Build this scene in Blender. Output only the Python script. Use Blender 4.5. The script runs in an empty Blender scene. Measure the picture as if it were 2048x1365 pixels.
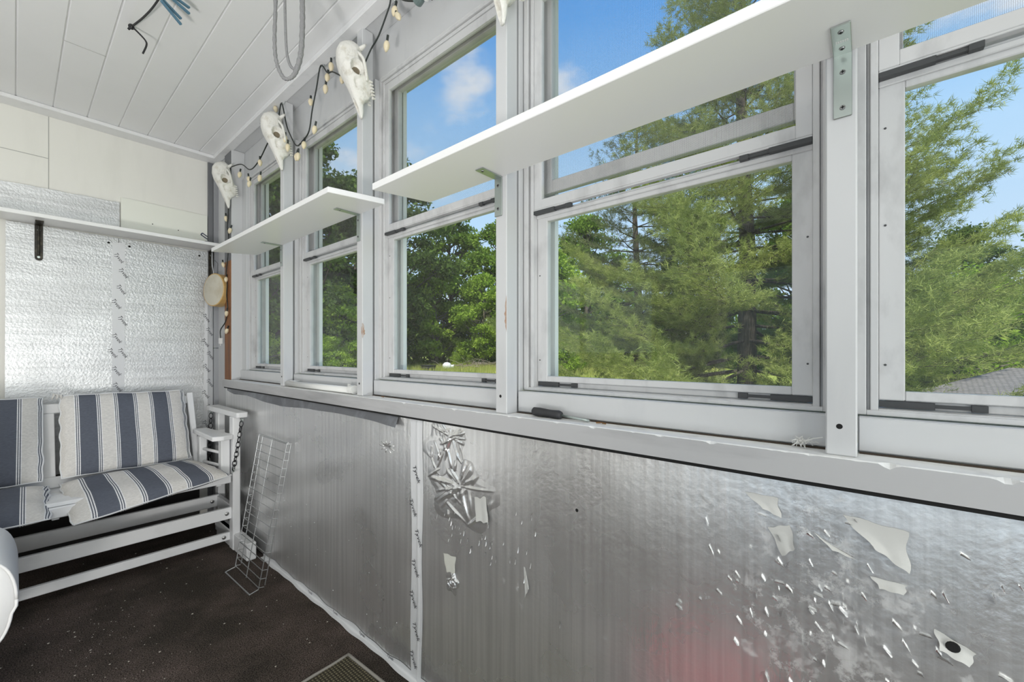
import bpy, bmesh, math, random
import numpy as np
from mathutils import Vector, Matrix, Euler

random.seed(7)
RNG = np.random.default_rng(11)
scn = bpy.context.scene
COL = scn.collection
R = math.radians

# ------------------------------------------------------------------ camera
cam_d = bpy.data.cameras.new('camera')
cam = bpy.data.objects.new('camera', cam_d)
COL.objects.link(cam)
cam.location = (0, 0, 1.05)
cam.rotation_euler = (R(90), 0, R(-49.857))
cam_d.sensor_width = 36.0
cam_d.lens = 840.0 / 2048.0 * 36.0
cam_d.shift_y = (706 - 682.5) / 2048.0
cam_d.clip_start = 0.02
cam_d.clip_end = 500
scn.camera = cam

# ------------------------------------------------------------------ view
scn.view_settings.view_transform = 'Standard'
scn.view_settings.look = 'None'
scn.view_settings.gamma = 1
scn.view_settings.use_curve_mapping = False
scn.view_settings.exposure = 0.06
scn.cycles.max_bounces = 10
scn.cycles.transparent_max_bounces = 24
scn.cycles.caustics_reflective = False
scn.cycles.caustics_refractive = False
scn.cycles.sample_clamp_indirect = 6.0

# ------------------------------------------------------------------ sky
def build_world():
    w = bpy.data.worlds.new('sky')
    scn.world = w
    w.use_nodes = True
    nt = w.node_tree
    n, l = nt.nodes, nt.links
    n.clear()
    out = n.new('ShaderNodeOutputWorld')
    bg = n.new('ShaderNodeBackground')
    bg.inputs['Strength'].default_value = 1.0
    tc = n.new('ShaderNodeTexCoord')
    sep = n.new('ShaderNodeSeparateXYZ')
    l.new(tc.outputs['Generated'], sep.inputs[0])
    ramp = n.new('ShaderNodeValToRGB')
    cr = ramp.color_ramp
    cr.elements[0].position = 0.0
    cr.elements[0].color = (0.70, 0.84, 1.0, 1)
    cr.elements[1].position = 1.0
    cr.elements[1].color = (0.05, 0.20, 0.70, 1)
    for p, c in ((0.16, (0.60, 0.78, 1.0)), (0.36, (0.47, 0.71, 1.0)), (0.50, (0.30, 0.58, 0.99)), (0.62, (0.13, 0.42, 0.95))):
        e = cr.elements.new(p)
        e.color = (*c, 1)
    l.new(sep.outputs[2], ramp.inputs[0])
    noise = n.new('ShaderNodeTexNoise')
    noise.inputs['Scale'].default_value = 5.0
    noise.inputs['Detail'].default_value = 7
    noise.inputs['Roughness'].default_value = 0.55
    mp = n.new('ShaderNodeMapping')
    mp.inputs['Scale'].default_value = (1, 1, 2.2)
    l.new(tc.outputs['Generated'], mp.inputs[0])
    l.new(mp.outputs[0], noise.inputs[0])
    # banks of cloud standing in fixed quarters of the sky
    total = None
    banks = [((0.585, 0.600, 0.545), 0.055, 0.85), ((0.700, 0.470, 0.540), 0.045, 0.75), ((0.80, -0.15, 0.46), 0.10, 0.9),
             ((0.42, 0.83, 0.36), 0.10, 0.7), ((-0.5, 0.5, 0.5), 0.3, 0.7), ((-0.6, -0.6, 0.4), 0.3, 0.7)]
    for d, rad, amt in banks:
        v = Vector(d).normalized()
        dot = n.new('ShaderNodeVectorMath')
        dot.operation = 'DISTANCE'
        l.new(tc.outputs['Generated'], dot.inputs[0])
        dot.inputs[1].default_value = v
        mr = n.new('ShaderNodeMapRange')
        mr.interpolation_type = 'SMOOTHSTEP'
        mr.inputs['From Min'].default_value = rad * 2.1
        mr.inputs['From Max'].default_value = 0.0
        mr.inputs['To Min'].default_value = 0
        mr.inputs['To Max'].default_value = amt
        l.new(dot.outputs['Value'], mr.inputs['Value'])
        if total is None:
            total = mr.outputs[0]
        else:
            a = n.new('ShaderNodeMath')
            a.operation = 'MAXIMUM'
            l.new(total, a.inputs[0])
            l.new(mr.outputs[0], a.inputs[1])
            total = a.outputs[0]
    ad = n.new('ShaderNodeMath')
    ad.operation = 'MULTIPLY_ADD'
    l.new(total, ad.inputs[0])
    ad.inputs[1].default_value = 0.34
    l.new(noise.outputs['Fac'], ad.inputs[2])
    cm = n.new('ShaderNodeMapRange')
    cm.interpolation_type = 'SMOOTHSTEP'
    cm.inputs['From Min'].default_value = 0.60
    cm.inputs['From Max'].default_value = 0.86
    l.new(ad.outputs[0], cm.inputs['Value'])
    mix = n.new('ShaderNodeMix')
    mix.data_type = 'RGBA'
    l.new(cm.outputs[0], mix.inputs['Factor'])
    l.new(ramp.outputs[0], mix.inputs[6])
    mix.inputs[7].default_value = (0.84, 0.88, 0.97, 1)
    l.new(mix.outputs[2], bg.inputs['Color'])
    l.new(bg.outputs[0], out.inputs[0])
build_world()

# ------------------------------------------------------------------ sun + fill lights
sun_d = bpy.data.lights.new('sun', 'SUN')
sun_d.energy = 4.6
sun_d.angle = R(2.0)
sun_d.color = (1.0, 0.95, 0.85)
sun = bpy.data.objects.new('sun', sun_d)
COL.objects.link(sun)
sun.rotation_euler = Vector((0.62, 0.30, -0.90)).to_track_quat('-Z', 'Y').to_euler()

def area(name, loc, direction, sx, sy, power, color=(1, 1, 1)):
    d = bpy.data.lights.new(name, 'AREA')
    d.shape = 'RECTANGLE'
    d.size, d.size_y = sx, sy
    d.energy = power
    d.color = color
    o = bpy.data.objects.new(name, d)
    COL.objects.link(o)
    o.location = loc
    o.rotation_euler = Vector(direction).to_track_quat('-Z', 'Y').to_euler()
    return o
# added fill lights standing in unseen openings of the house wall and porch end
area('fill_at_house_door', (-1.62, -0.10, 1.08), (1, 0, 0.0), 1.9, 1.9, 1.2, (1, 0.96, 0.9))
area('fill_at_house_window', (-1.62, 2.00, 1.50), (1, 0, 0.0), 1.4, 1.0, 3.5, (1, 0.96, 0.9))
area('fill_at_porch_end', (-0.30, -1.62, 1.15), (0, 1, 0.0), 1.9, 2.0, 46, (1.0, 0.965, 0.915))
# added upward fill light, unseen behind the camera, to brighten ceiling and shelves
UPLIGHT = (-0.75, 0.25, 0.30)
area('fill_uplight', (UPLIGHT[0], UPLIGHT[1], UPLIGHT[2] + 0.125), (-0.28, 0.75, 1), 0.40, 0.40, 45, (1.0, 0.965, 0.915))

# ------------------------------------------------------------------ materials
def new_mat(name):
    m = bpy.data.materials.new(name)
    m.use_nodes = True
    nt = m.node_tree
    nt.nodes.clear()
    out = nt.nodes.new('ShaderNodeOutputMaterial')
    return m, nt, out

def sock(b, *names):
    for s in names:
        if s in b.inputs:
            return b.inputs[s]

def pbr(name, color, rough=0.5, metal=0.0, vary=0.0, vscale=8.0, vcol=None, stretch=(1, 1, 1), bump=0.0, bscale=60.0, bstretch=(1, 1, 1),
        bdist=0.002, spec=0.5, vlo=0.45, vhi=0.65, detail=5.0, sub=None):
    m, nt, out = new_mat(name)
    n, l = nt.nodes, nt.links
    b = n.new('ShaderNodeBsdfPrincipled')
    l.new(b.outputs[0], out.inputs[0])
    b.inputs['Base Color'].default_value = (*color, 1)
    b.inputs['Roughness'].default_value = rough
    b.inputs['Metallic'].default_value = metal
    sock(b, 'Specular IOR Level', 'Specular').default_value = spec
    tc = n.new('ShaderNodeTexCoord')
    if vcol is not None:
        mp = n.new('ShaderNodeMapping')
        mp.inputs['Scale'].default_value = stretch
        l.new(tc.outputs['Object'], mp.inputs[0])
        no = n.new('ShaderNodeTexNoise')
        no.inputs['Scale'].default_value = vscale
        no.inputs['Detail'].default_value = detail
        no.inputs['Roughness'].default_value = 0.6
        l.new(mp.outputs[0], no.inputs[0])
        mr = n.new('ShaderNodeMapRange')
        mr.inputs['From Min'].default_value = vlo
        mr.inputs['From Max'].default_value = vhi
        mr.inputs['To Max'].default_value = vary
        l.new(no.outputs['Fac'], mr.inputs['Value'])
        mx = n.new('ShaderNodeMix')
        mx.data_type = 'RGBA'
        l.new(mr.outputs[0], mx.inputs['Factor'])
        mx.inputs[6].default_value = (*color, 1)
        mx.inputs[7].default_value = (*vcol, 1)
        l.new(mx.outputs[2], b.inputs['Base Color'])
    if bump:
        mp2 = n.new('ShaderNodeMapping')
        mp2.inputs['Scale'].default_value = bstretch
        l.new(tc.outputs['Object'], mp2.inputs[0])
        no2 = n.new('ShaderNodeTexNoise')
        no2.inputs['Scale'].default_value = bscale
        no2.inputs['Detail'].default_value = 4
        l.new(mp2.outputs[0], no2.inputs[0])
        bp = n.new('ShaderNodeBump')
        bp.inputs['Strength'].default_value = bump
        bp.inputs['Distance'].default_value = bdist
        l.new(no2.outputs['Fac'], bp.inputs['Height'])
        l.new(bp.outputs[0], b.inputs['Normal'])
    return m

def foil_mat(name, color, rough, streak_axis, streak=0.5, emboss=0.5, espace=90.0, worn=0.0, metal=0.8):
    """aluminium facing of an insulation board: fine rolled streaks, pressed-in pebble, dull abraded patches"""
    m, nt, out = new_mat(name)
    n, l = nt.nodes, nt.links
    b = n.new('ShaderNodeBsdfPrincipled')
    l.new(b.outputs[0], out.inputs[0])
    b.inputs['Base Color'].default_value = (*color, 1)
    b.inputs['Metallic'].default_value = metal
    tc = n.new('ShaderNodeTexCoord')
    mp = n.new('ShaderNodeMapping')
    mp.inputs['Scale'].default_value = {'z': (1, 1, 0.02), 'x': (0.04, 1, 1)}[streak_axis]
    l.new(tc.outputs['Object'], mp.inputs[0])
    st = n.new('ShaderNodeTexNoise')
    st.inputs['Scale'].default_value = 70
    st.inputs['Detail'].default_value = 3
    l.new(mp.outputs[0], st.inputs[0])
    em = n.new('ShaderNodeTexNoise')
    em.inputs['Scale'].default_value = espace
    em.inputs['Detail'].default_value = 3
    l.new(tc.outputs['Object'], em.inputs[0])
    big = n.new('ShaderNodeTexNoise')
    big.inputs['Scale'].default_value = 3.0
    big.inputs['Detail'].default_value = 4
    l.new(tc.outputs['Object'], big.inputs[0])
    tint = n.new('ShaderNodeMapRange')
    tint.inputs['From Min'].default_value = 0.35
    tint.inputs['From Max'].default_value = 0.65
    tint.inputs['To Min'].default_value = 0.90
    tint.inputs['To Max'].default_value = 1.06
    l.new(st.outputs['Fac'], tint.inputs['Value'])
    tm = n.new('ShaderNodeMix')
    tm.data_type = 'RGBA'
    tm.blend_type = 'MULTIPLY'
    tm.inputs['Factor'].default_value = 1
    tm.inputs[6].default_value = (*color, 1)
    l.new(tint.outputs[0], tm.inputs[7])
    l.new(tm.outputs[2], b.inputs['Base Color'])
    b1 = n.new('ShaderNodeBump')
    b1.inputs['Strength'].default_value = streak
    b1.inputs['Distance'].default_value = 0.002
    l.new(st.outputs['Fac'], b1.inputs['Height'])
    b2 = n.new('ShaderNodeBump')
    b2.inputs['Strength'].default_value = emboss
    b2.inputs['Distance'].default_value = 0.002
    l.new(em.outputs['Fac'], b2.inputs['Height'])
    l.new(b1.outputs[0], b2.inputs['Normal'])
    b3 = n.new('ShaderNodeBump')
    b3.inputs['Strength'].default_value = 0.25
    b3.inputs['Distance'].default_value = 0.02
    l.new(big.outputs['Fac'], b3.inputs['Height'])
    l.new(b2.outputs[0], b3.inputs['Normal'])
    l.new(b3.outputs[0], b.inputs['Normal'])
    mr = n.new('ShaderNodeMapRange')
    mr.inputs['From Min'].default_value = 0.35
    mr.inputs['From Max'].default_value = 0.7
    mr.inputs['To Min'].default_value = rough - 0.06
    mr.inputs['To Max'].default_value = rough + 0.10
    l.new(big.outputs['Fac'], mr.inputs['Value'])
    l.new(mr.outputs[0], b.inputs['Roughness'])
    if worn:
        wn = n.new('ShaderNodeTexNoise')
        wn.inputs['Scale'].default_value = 26
        wn.inputs['Detail'].default_value = 6
        wn.inputs['Roughness'].default_value = 0.7
        l.new(tc.outputs['Object'], wn.inputs[0])
        # abraded only where the panel was scraped: around one spot of the wall
        dv = n.new('ShaderNodeVectorMath')
        dv.operation = 'DISTANCE'
        mp3 = n.new('ShaderNodeMapping')
        mp3.inputs['Scale'].default_value = (1, 1, 0.75)
        l.new(tc.outputs['Object'], mp3.inputs[0])
        l.new(mp3.outputs[0], dv.inputs[0])
        dv.inputs[1].default_value = (0.83, 0.04, 0.64 * 0.75)
        dm = n.new('ShaderNodeMapRange')
        dm.interpolation_type = 'SMOOTHSTEP'
        dm.inputs['From Min'].default_value = 0.24
        dm.inputs['From Max'].default_value = 0.05
        dm.inputs['To Min'].default_value = 0.0
        dm.inputs['To Max'].default_value = 0.13
        l.new(dv.outputs['Value'], dm.inputs['Value'])
        ad = n.new('ShaderNodeMath')
        ad.operation = 'ADD'
        l.new(wn.outputs['Fac'], ad.inputs[0])
        l.new(dm.outputs[0], ad.inputs[1])
        wr = n.new('ShaderNodeMapRange')
        wr.inputs['From Min'].default_value = 0.63
        wr.inputs['From Max'].default_value = 0.74
        wr.inputs['To Max'].default_value = worn
        l.new(ad.outputs[0], wr.inputs['Value'])
        mt = n.new('ShaderNodeMath')
        mt.operation = 'SUBTRACT'
        mt.inputs[0].default_value = metal
        l.new(wr.outputs[0], mt.inputs[1])
        l.new(mt.outputs[0], b.inputs['Metallic'])
    return m

M = {}
M['paint'] = pbr('grey_white_paint', (0.60, 0.605, 0.615), 0.42, vary=0.55, vcol=(0.48, 0.49, 0.51), vscale=9, stretch=(1, 1, 0.25), vlo=0.52, vhi=0.78, bump=0.12, bscale=40, bstretch=(1, 1, 0.1))
M['paint_y'] = pbr('worn_grey_paint', (0.50, 0.50, 0.51), 0.5, vary=0.8, vcol=(0.31, 0.31, 0.32), vscale=9, stretch=(1, 0.2, 1.5), vlo=0.48, vhi=0.75, bump=0.2, bscale=40, bstretch=(1, 0.08, 1))
M['sill_top'] = pbr('flaking_sky_lit_sill', (0.84, 0.84, 0.83), 0.5, vary=0.7, vcol=(0.55, 0.54, 0.52), vscale=30, vlo=0.5, vhi=0.8)  # worn white top, paled further for the sky light it catches
M['alu'] = pbr('weathered_window_aluminium', (0.62, 0.62, 0.625), 0.45, vary=0.7, vcol=(0.38, 0.38, 0.385), vscale=14, stretch=(1, 1, 0.5), vlo=0.5, vhi=0.75)
M['casing'] = pbr('exterior_white_casing', (0.82, 0.82, 0.82), 0.5)
M['latch'] = pbr('dark_latch', (0.055, 0.057, 0.06), 0.5)
M['shelf'] = pbr('white_laminate', (0.86, 0.86, 0.86), 0.35)
M['steel'] = pbr('zinc_bracket', (0.46, 0.51, 0.49), 0.36, metal=0.85, bump=0.05)
M['screw'] = pbr('screw_steel', (0.30, 0.30, 0.30), 0.35, metal=0.9)
M['black_iron'] = pbr('black_iron', (0.02, 0.017, 0.013), 0.4, metal=0.4, vary=0.6, vcol=(0.10, 0.085, 0.06), vscale=60)
M['ceiling'] = pbr('white_ceiling_paint', (0.84, 0.84, 0.85), 0.5, vary=0.3, vcol=(0.76, 0.76, 0.77), vscale=4, vlo=0.5, vhi=0.8)
M['trimw'] = pbr('white_trim_paint', (0.80, 0.80, 0.81), 0.5, vary=0.5, vcol=(0.60, 0.60, 0.61), vscale=14, vlo=0.55, vhi=0.8)
M['cream'] = pbr('cream_panel', (0.80, 0.79, 0.745), 0.55, vary=0.4, vcol=(0.68, 0.67, 0.63), vscale=5, stretch=(2, 1, 0.4), vlo=0.5, vhi=0.8)
M['seam'] = pbr('panel_seam', (0.42, 0.42, 0.40), 0.7)
M['foam'] = pbr('cream_foam_board', (0.80, 0.81, 0.74), 0.7, bump=0.1)
M['navy'] = pbr('navy_ink', (0.012, 0.02, 0.07), 0.6)
M['ink'] = pbr('black_ink', (0.02, 0.02, 0.03), 0.6)
M['grey_board'] = pbr('grey_corner_board', (0.34, 0.35, 0.37), 0.5, vary=0.6, vcol=(0.22, 0.22, 0.235), vscale=7, stretch=(1, 1, 0.2))
M['dark_board'] = pbr('dark_grey_board', (0.16, 0.165, 0.175), 0.55)
M['raw_wood'] = pbr('bare_brown_wood', (0.33, 0.135, 0.045), 0.6, vary=1.0, vcol=(0.13, 0.05, 0.02), vscale=6, stretch=(3, 6, 0.4), vlo=0.35, vhi=0.7)
M['scuff'] = pbr('scuffed_bare_wood', (0.42, 0.27, 0.19), 0.7, vary=0.8, vcol=(0.62, 0.58, 0.55), vscale=50)
M['foil_low'] = foil_mat('foil_facing_vertical', (0.93, 0.93, 0.93), 0.30, 'z', 0.38, 0.28, 75, worn=0.3, metal=0.80)
M['foil_far'] = foil_mat('foil_facing_far', (0.64, 0.65, 0.66), 0.47, 'x', 0.6, 0.9, 105, metal=0.72)
M['crumple'] = foil_mat('crumpled_foil', (0.80, 0.80, 0.80), 0.26, 'z', 0.1, 0.2, 60)
M['torn'] = pbr('torn_foil_backing', (0.62, 0.62, 0.60), 0.55, bump=0.2, bscale=30)
M['torn_cream'] = pbr('torn_cream_paper', (0.70, 0.70, 0.64), 0.6)
M['tape'] = pbr('white_sheathing_tape', (0.74, 0.75, 0.77), 0.45, bump=0.2, bscale=12)
M['tape_grey'] = pbr('grey_sheathing_tape', (0.50, 0.51, 0.53), 0.42, bump=0.2, bscale=12)
M['duct'] = pbr('grey_duct_tape', (0.13, 0.135, 0.15), 0.45, vary=0.8, vcol=(0.26, 0.28, 0.31), vscale=7, bump=0.3, bscale=25)
M['glider'] = pbr('glider_white_paint', (0.88, 0.885, 0.90), 0.38, vary=0.4, vcol=(0.62, 0.62, 0.64), vscale=10, vlo=0.55, vhi=0.85)
M['chain'] = pbr('dark_chain', (0.05, 0.05, 0.055), 0.35, metal=0.8)
M['wire'] = pbr('rack_wire', (0.50, 0.51, 0.52), 0.35, metal=0.9)
M['white_up'] = pbr('white_upholstery', (0.90, 0.90, 0.90), 0.7, bump=0.1, bscale=200)
M['bone'] = pbr('bleached_bone', (0.80, 0.785, 0.74), 0.6, vary=0.85, vcol=(0.42, 0.37, 0.27), vscale=26, vlo=0.52, vhi=0.78, bump=0.7, bscale=70, bdist=0.006)
M['bone_dark'] = pbr('stained_bone_hollow', (0.20, 0.165, 0.115), 0.8, vary=0.8, vcol=(0.08, 0.06, 0.04), vscale=60)
M['bulb'] = pbr('ivory_bulb', (0.80, 0.70, 0.50), 0.35, vary=0.4, vcol=(0.72, 0.60, 0.38), vscale=80)
M['bulb_white'] = pbr('white_plug_plastic', (0.80, 0.80, 0.80), 0.4)
M['cord'] = pbr('dark_green_cord', (0.018, 0.024, 0.022), 0.5)
M['plug'] = pbr('grey_green_plug', (0.16, 0.21, 0.205), 0.45)
M['drum_rim'] = pbr('drum_hoop_wood', (0.62, 0.42, 0.17), 0.4, vary=0.5, vcol=(0.50, 0.31, 0.11), vscale=12, stretch=(1, 1, 6))
M['drum_skin'] = pbr('drum_skin', (0.66, 0.62, 0.52), 0.45, vary=0.7, vcol=(0.50, 0.44, 0.32), vscale=9)
M['rope'] = pbr('grey_rope', (0.25, 0.25, 0.255), 0.8, bump=0.9, bscale=160, bdist=0.004)
M['black_cord'] = pbr('black_cord', (0.02, 0.02, 0.022), 0.6)
M['blue_pin'] = pbr('blue_clothes_pin', (0.09, 0.19, 0.27), 0.45)
M['rubber'] = pbr('black_grip', (0.03, 0.03, 0.033), 0.55, bump=0.2)
M['pvc'] = pbr('white_pvc', (0.83, 0.83, 0.81), 0.3)
M['leaf_dry'] = pbr('dry_leaf', (0.25, 0.13, 0.05), 0.8)
M['fluff'] = pbr('white_fluff', (0.75, 0.74, 0.71), 0.9)
M['dirt'] = pbr('sill_dirt', (0.055, 0.04, 0.028), 0.95)
M['hole'] = pbr('dark_hole', (0.01, 0.01, 0.01), 0.9)
M['mat_trim'] = pbr('mat_binding', (0.34, 0.32, 0.29), 0.8)
M['flake'] = pbr('pale_flake', (0.62, 0.58, 0.50), 0.8)
M['red'] = pbr('red_fabric', (0.48, 0.05, 0.065), 0.6)
M['uplight_body'] = pbr('uplight_body', (0.05, 0.05, 0.05), 0.5)
M['siding'] = pbr('house_siding', (0.66, 0.65, 0.63), 0.6, vary=0.3, vcol=(0.58, 0.57, 0.55))
M['sun_block_roof'] = pbr('sun_block_porch_roof', (0.14, 0.13, 0.125), 0.9)

def carpet():
    m, nt, out = new_mat('dark_brown_carpet')
    n, l = nt.nodes, nt.links
    b = n.new('ShaderNodeBsdfPrincipled')
    l.new(b.outputs[0], out.inputs[0])
    b.inputs['Roughness'].default_value = 0.95
    sock(b, 'Specular IOR Level', 'Specular').default_value = 0.15
    tc = n.new('ShaderNodeTexCoord')
    a = n.new('ShaderNodeTexNoise')
    a.inputs['Scale'].default_value = 260
    a.inputs['Detail'].default_value = 2
    l.new(tc.outputs['Object'], a.inputs[0])
    c = n.new('ShaderNodeTexNoise')
    c.inputs['Scale'].default_value = 3.2
    c.inputs['Detail'].default_value = 6
    c.inputs['Roughness'].default_value = 0.65
    l.new(tc.outputs['Object'], c.inputs[0])
    r1 = n.new('ShaderNodeValToRGB')
    r1.color_ramp.elements[0].position = 0.36
    r1.color_ramp.elements[0].color = (0.018, 0.016, 0.0145, 1)
    r1.color_ramp.elements[1].position = 0.68
    r1.color_ramp.elements[1].color = (0.135, 0.118, 0.108, 1)
    l.new(a.outputs['Fac'], r1.inputs[0])
    r2 = n.new('ShaderNodeValToRGB')
    r2.color_ramp.elements[0].position = 0.4
    r2.color_ramp.elements[0].color = (0.75, 0.72, 0.66, 1)
    r2.color_ramp.elements[1].position = 0.66
    r2.color_ramp.elements[1].color = (1.7, 1.5, 1.45, 1)
    l.new(c.outputs['Fac'], r2.inputs[0])
    mu = n.new('ShaderNodeMix')
    mu.data_type = 'RGBA'
    mu.blend_type = 'MULTIPLY'
    mu.inputs['Factor'].default_value = 1
    l.new(r1.outputs[0], mu.inputs[6])
    l.new(r2.outputs[0], mu.inputs[7])
    l.new(mu.outputs[2], b.inputs['Base Color'])
    bp = n.new('ShaderNodeBump')
    bp.inputs['Strength'].default_value = 0.8
    bp.inputs['Distance'].default_value = 0.004
    l.new(a.outputs['Fac'], bp.inputs['Height'])
    l.new(bp.outputs[0], b.inputs['Normal'])
    return m
M['carpet'] = carpet()

def glass():
    m, nt, out = new_mat('window_glass')
    n, l = nt.nodes, nt.links
    tr = n.new('ShaderNodeBsdfTransparent')
    tr.inputs[0].default_value = (0.97, 0.985, 0.975, 1)
    gl = n.new('ShaderNodeBsdfGlossy')
    gl.inputs['Roughness'].default_value = 0.02
    di = n.new('ShaderNodeBsdfDiffuse')
    di.inputs[0].default_value = (0.8, 0.8, 0.8, 1)
    lw = n.new('ShaderNodeLayerWeight')
    lw.inputs['Blend'].default_value = 0.5
    pw = n.new('ShaderNodeMath')
    pw.operation = 'POWER'
    pw.inputs[1].default_value = 5.0
    l.new(lw.outputs['Facing'], pw.inputs[0])
    fr = n.new('ShaderNodeMath')
    fr.operation = 'MULTIPLY_ADD'
    fr.inputs[1].default_value = 0.45
    fr.inputs[2].default_value = 0.015
    l.new(pw.outputs[0], fr.inputs[0])
    mx = n.new('ShaderNodeMixShader')
    l.new(fr.outputs[0], mx.inputs[0])
    l.new(tr.outputs[0], mx.inputs[1])
    l.new(gl.outputs[0], mx.inputs[2])
    tc = n.new('ShaderNodeTexCoord')
    no = n.new('ShaderNodeTexNoise')
    no.inputs['Scale'].default_value = 55
    no.inputs['Detail'].default_value = 3
    l.new(tc.outputs['Object'], no.inputs[0])
    mr = n.new('ShaderNodeMapRange')
    mr.inputs['From Min'].default_value = 0.76
    mr.inputs['From Max'].default_value = 0.80
    mr.inputs['To Min'].default_value = 0.01
    mr.inputs['To Max'].default_value = 0.5
    l.new(no.outputs['Fac'], mr.inputs['Value'])
    m2 = n.new('ShaderNodeMixShader')
    l.new(mr.outputs[0], m2.inputs[0])
    l.new(mx.outputs[0], m2.inputs[1])
    l.new(di.outputs[0], m2.inputs[2])
    l.new(m2.outputs[0], out.inputs[0])
    return m
M['glass'] = glass()

def screen():
    m, nt, out = new_mat('insect_screen_mesh')
    n, l = nt.nodes, nt.links
    tr = n.new('ShaderNodeBsdfTransparent')
    di = n.new('ShaderNodeBsdfDiffuse')
    di.inputs[0].default_value = (0.16, 0.155, 0.15, 1)
    tc = n.new('ShaderNodeTexCoord')
    facs = []
    for ax in ('Y', 'Z'):
        wv = n.new('ShaderNodeTexWave')
        wv.bands_direction = ax
        wv.inputs['Scale'].default_value = 150
        l.new(tc.outputs['Object'], wv.inputs[0])
        mr = n.new('ShaderNodeMapRange')
        mr.inputs['From Min'].default_value = 0.80
        mr.inputs['From Max'].default_value = 0.95
        l.new(wv.outputs['Fac'], mr.inputs['Value'])
        facs.append(mr.outputs[0])
    mxm = n.new('ShaderNodeMath')
    mxm.operation = 'MAXIMUM'
    l.new(facs[0], mxm.inputs[0])
    l.new(facs[1], mxm.inputs[1])
    sc = n.new('ShaderNodeMath')
    sc.operation = 'MULTIPLY'
    sc.inputs[1].default_value = 0.30
    l.new(mxm.outputs[0], sc.inputs[0])
    mx = n.new('ShaderNodeMixShader')
    l.new(sc.outputs[0], mx.inputs[0])
    l.new(tr.outputs[0], mx.inputs[1])
    l.new(di.outputs[0], mx.inputs[2])
    l.new(mx.outputs[0], out.inputs[0])
    return m
M['screen'] = screen()

def stripes():
    m, nt, out = new_mat('navy_cream_stripe_fabric')
    n, l = nt.nodes, nt.links
    b = n.new('ShaderNodeBsdfPrincipled')
    b.inputs['Roughness'].default_value = 0.85
    sock(b, 'Specular IOR Level', 'Specular').default_value = 0.2
    l.new(b.outputs[0], out.inputs[0])
    uv = n.new('ShaderNodeUVMap')
    sep = n.new('ShaderNodeSeparateXYZ')
    l.new(uv.outputs[0], sep.inputs[0])
    dv = n.new('ShaderNodeMath')
    dv.operation = 'DIVIDE'
    dv.inputs[1].default_value = 0.29
    l.new(sep.outputs[0], dv.inputs[0])
    fr = n.new('ShaderNodeMath')
    fr.operation = 'FRACT'
    l.new(dv.outputs[0], fr.inputs[0])
    rp = n.new('ShaderNodeValToRGB')
    rp.color_ramp.interpolation = 'CONSTANT'
    beige, navy, white = (0.72, 0.70, 0.675, 1), (0.120, 0.132, 0.165, 1), (0.85, 0.85, 0.86, 1)
    st = [(0, beige)]
    for a in (0.3276, 0.8793):
        for k in range(5):
            st.append((a + 0.02414 * k, white if k % 2 == 0 else navy))
        if a < 0.5:
            st.append((0.4483, navy))
    els = rp.color_ramp.elements
    els[0].position, els[0].color = st[0]
    els[1].position, els[1].color = st[1]
    for p, c in st[2:]:
        e = els.new(p)
        e.color = c
    l.new(fr.outputs[0], rp.inputs[0])
    tc = n.new('ShaderNodeTexCoord')
    no = n.new('ShaderNodeTexNoise')
    no.inputs['Scale'].default_value = 260
    no.inputs['Detail'].default_value = 3
    mp = n.new('ShaderNodeMapping')
    mp.inputs['Scale'].default_value = (0.35, 1, 1)
    l.new(tc.outputs['Object'], mp.inputs[0])
    l.new(mp.outputs[0], no.inputs[0])
    mr = n.new('ShaderNodeMapRange')
    mr.inputs['To Min'].default_value = 0.72
    mr.inputs['To Max'].default_value = 1.25
    l.new(no.outputs['Fac'], mr.inputs['Value'])
    mu = n.new('ShaderNodeMix')
    mu.data_type = 'RGBA'
    mu.blend_type = 'MULTIPLY'
    mu.inputs['Factor'].default_value = 1
    l.new(rp.outputs[0], mu.inputs[6])
    l.new(mr.outputs[0], mu.inputs[7])
    l.new(mu.outputs[2], b.inputs['Base Color'])
    bp = n.new('ShaderNodeBump')
    bp.inputs['Strength'].default_value = 0.3
    bp.inputs['Distance'].default_value = 0.001
    l.new(no.outputs['Fac'], bp.inputs['Height'])
    l.new(bp.outputs[0], b.inputs['Normal'])
    return m
M['stripes'] = stripes()

def foliage(name, dark, light, trans=0.35, scale=1.2, tl=(0.35, 0.45, 0.08)):
    m, nt, out = new_mat(name)
    n, l = nt.nodes, nt.links
    geo = n.new('ShaderNodeNewGeometry')
    tc = n.new('ShaderNodeTexCoord')
    no = n.new('ShaderNodeTexNoise')
    no.inputs['Scale'].default_value = scale
    no.inputs['Detail'].default_value = 2
    l.new(tc.outputs['Object'], no.inputs[0])
    a = n.new('ShaderNodeMath')
    a.operation = 'MULTIPLY_ADD'
    a.inputs[1].default_value = 0.5
    l.new(geo.outputs['Random Per Island'], a.inputs[0])
    s = n.new('ShaderNodeMapRange')
    s.inputs['From Min'].default_value = 0.35
    s.inputs['From Max'].default_value = 0.65
    s.inputs['To Max'].default_value = 0.5
    l.new(no.outputs['Fac'], s.inputs['Value'])
    l.new(s.outputs[0], a.inputs[2])
    mx = n.new('ShaderNodeMix')
    mx.data_type = 'RGBA'
    l.new(a.outputs[0], mx.inputs['Factor'])
    mx.inputs[6].default_value = (*dark, 1)
    mx.inputs[7].default_value = (*light, 1)
    d = n.new('ShaderNodeBsdfDiffuse')
    l.new(mx.outputs[2], d.inputs[0])
    t = n.new('ShaderNodeBsdfTranslucent')
    l.new(mx.outputs[2], t.inputs[0])
    ms = n.new('ShaderNodeMixShader')
    ms.inputs[0].default_value = trans
    l.new(d.outputs[0], ms.inputs[1])
    l.new(t.outputs[0], ms.inputs[2])
    l.new(ms.outputs[0], out.inputs[0])
    return m
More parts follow.
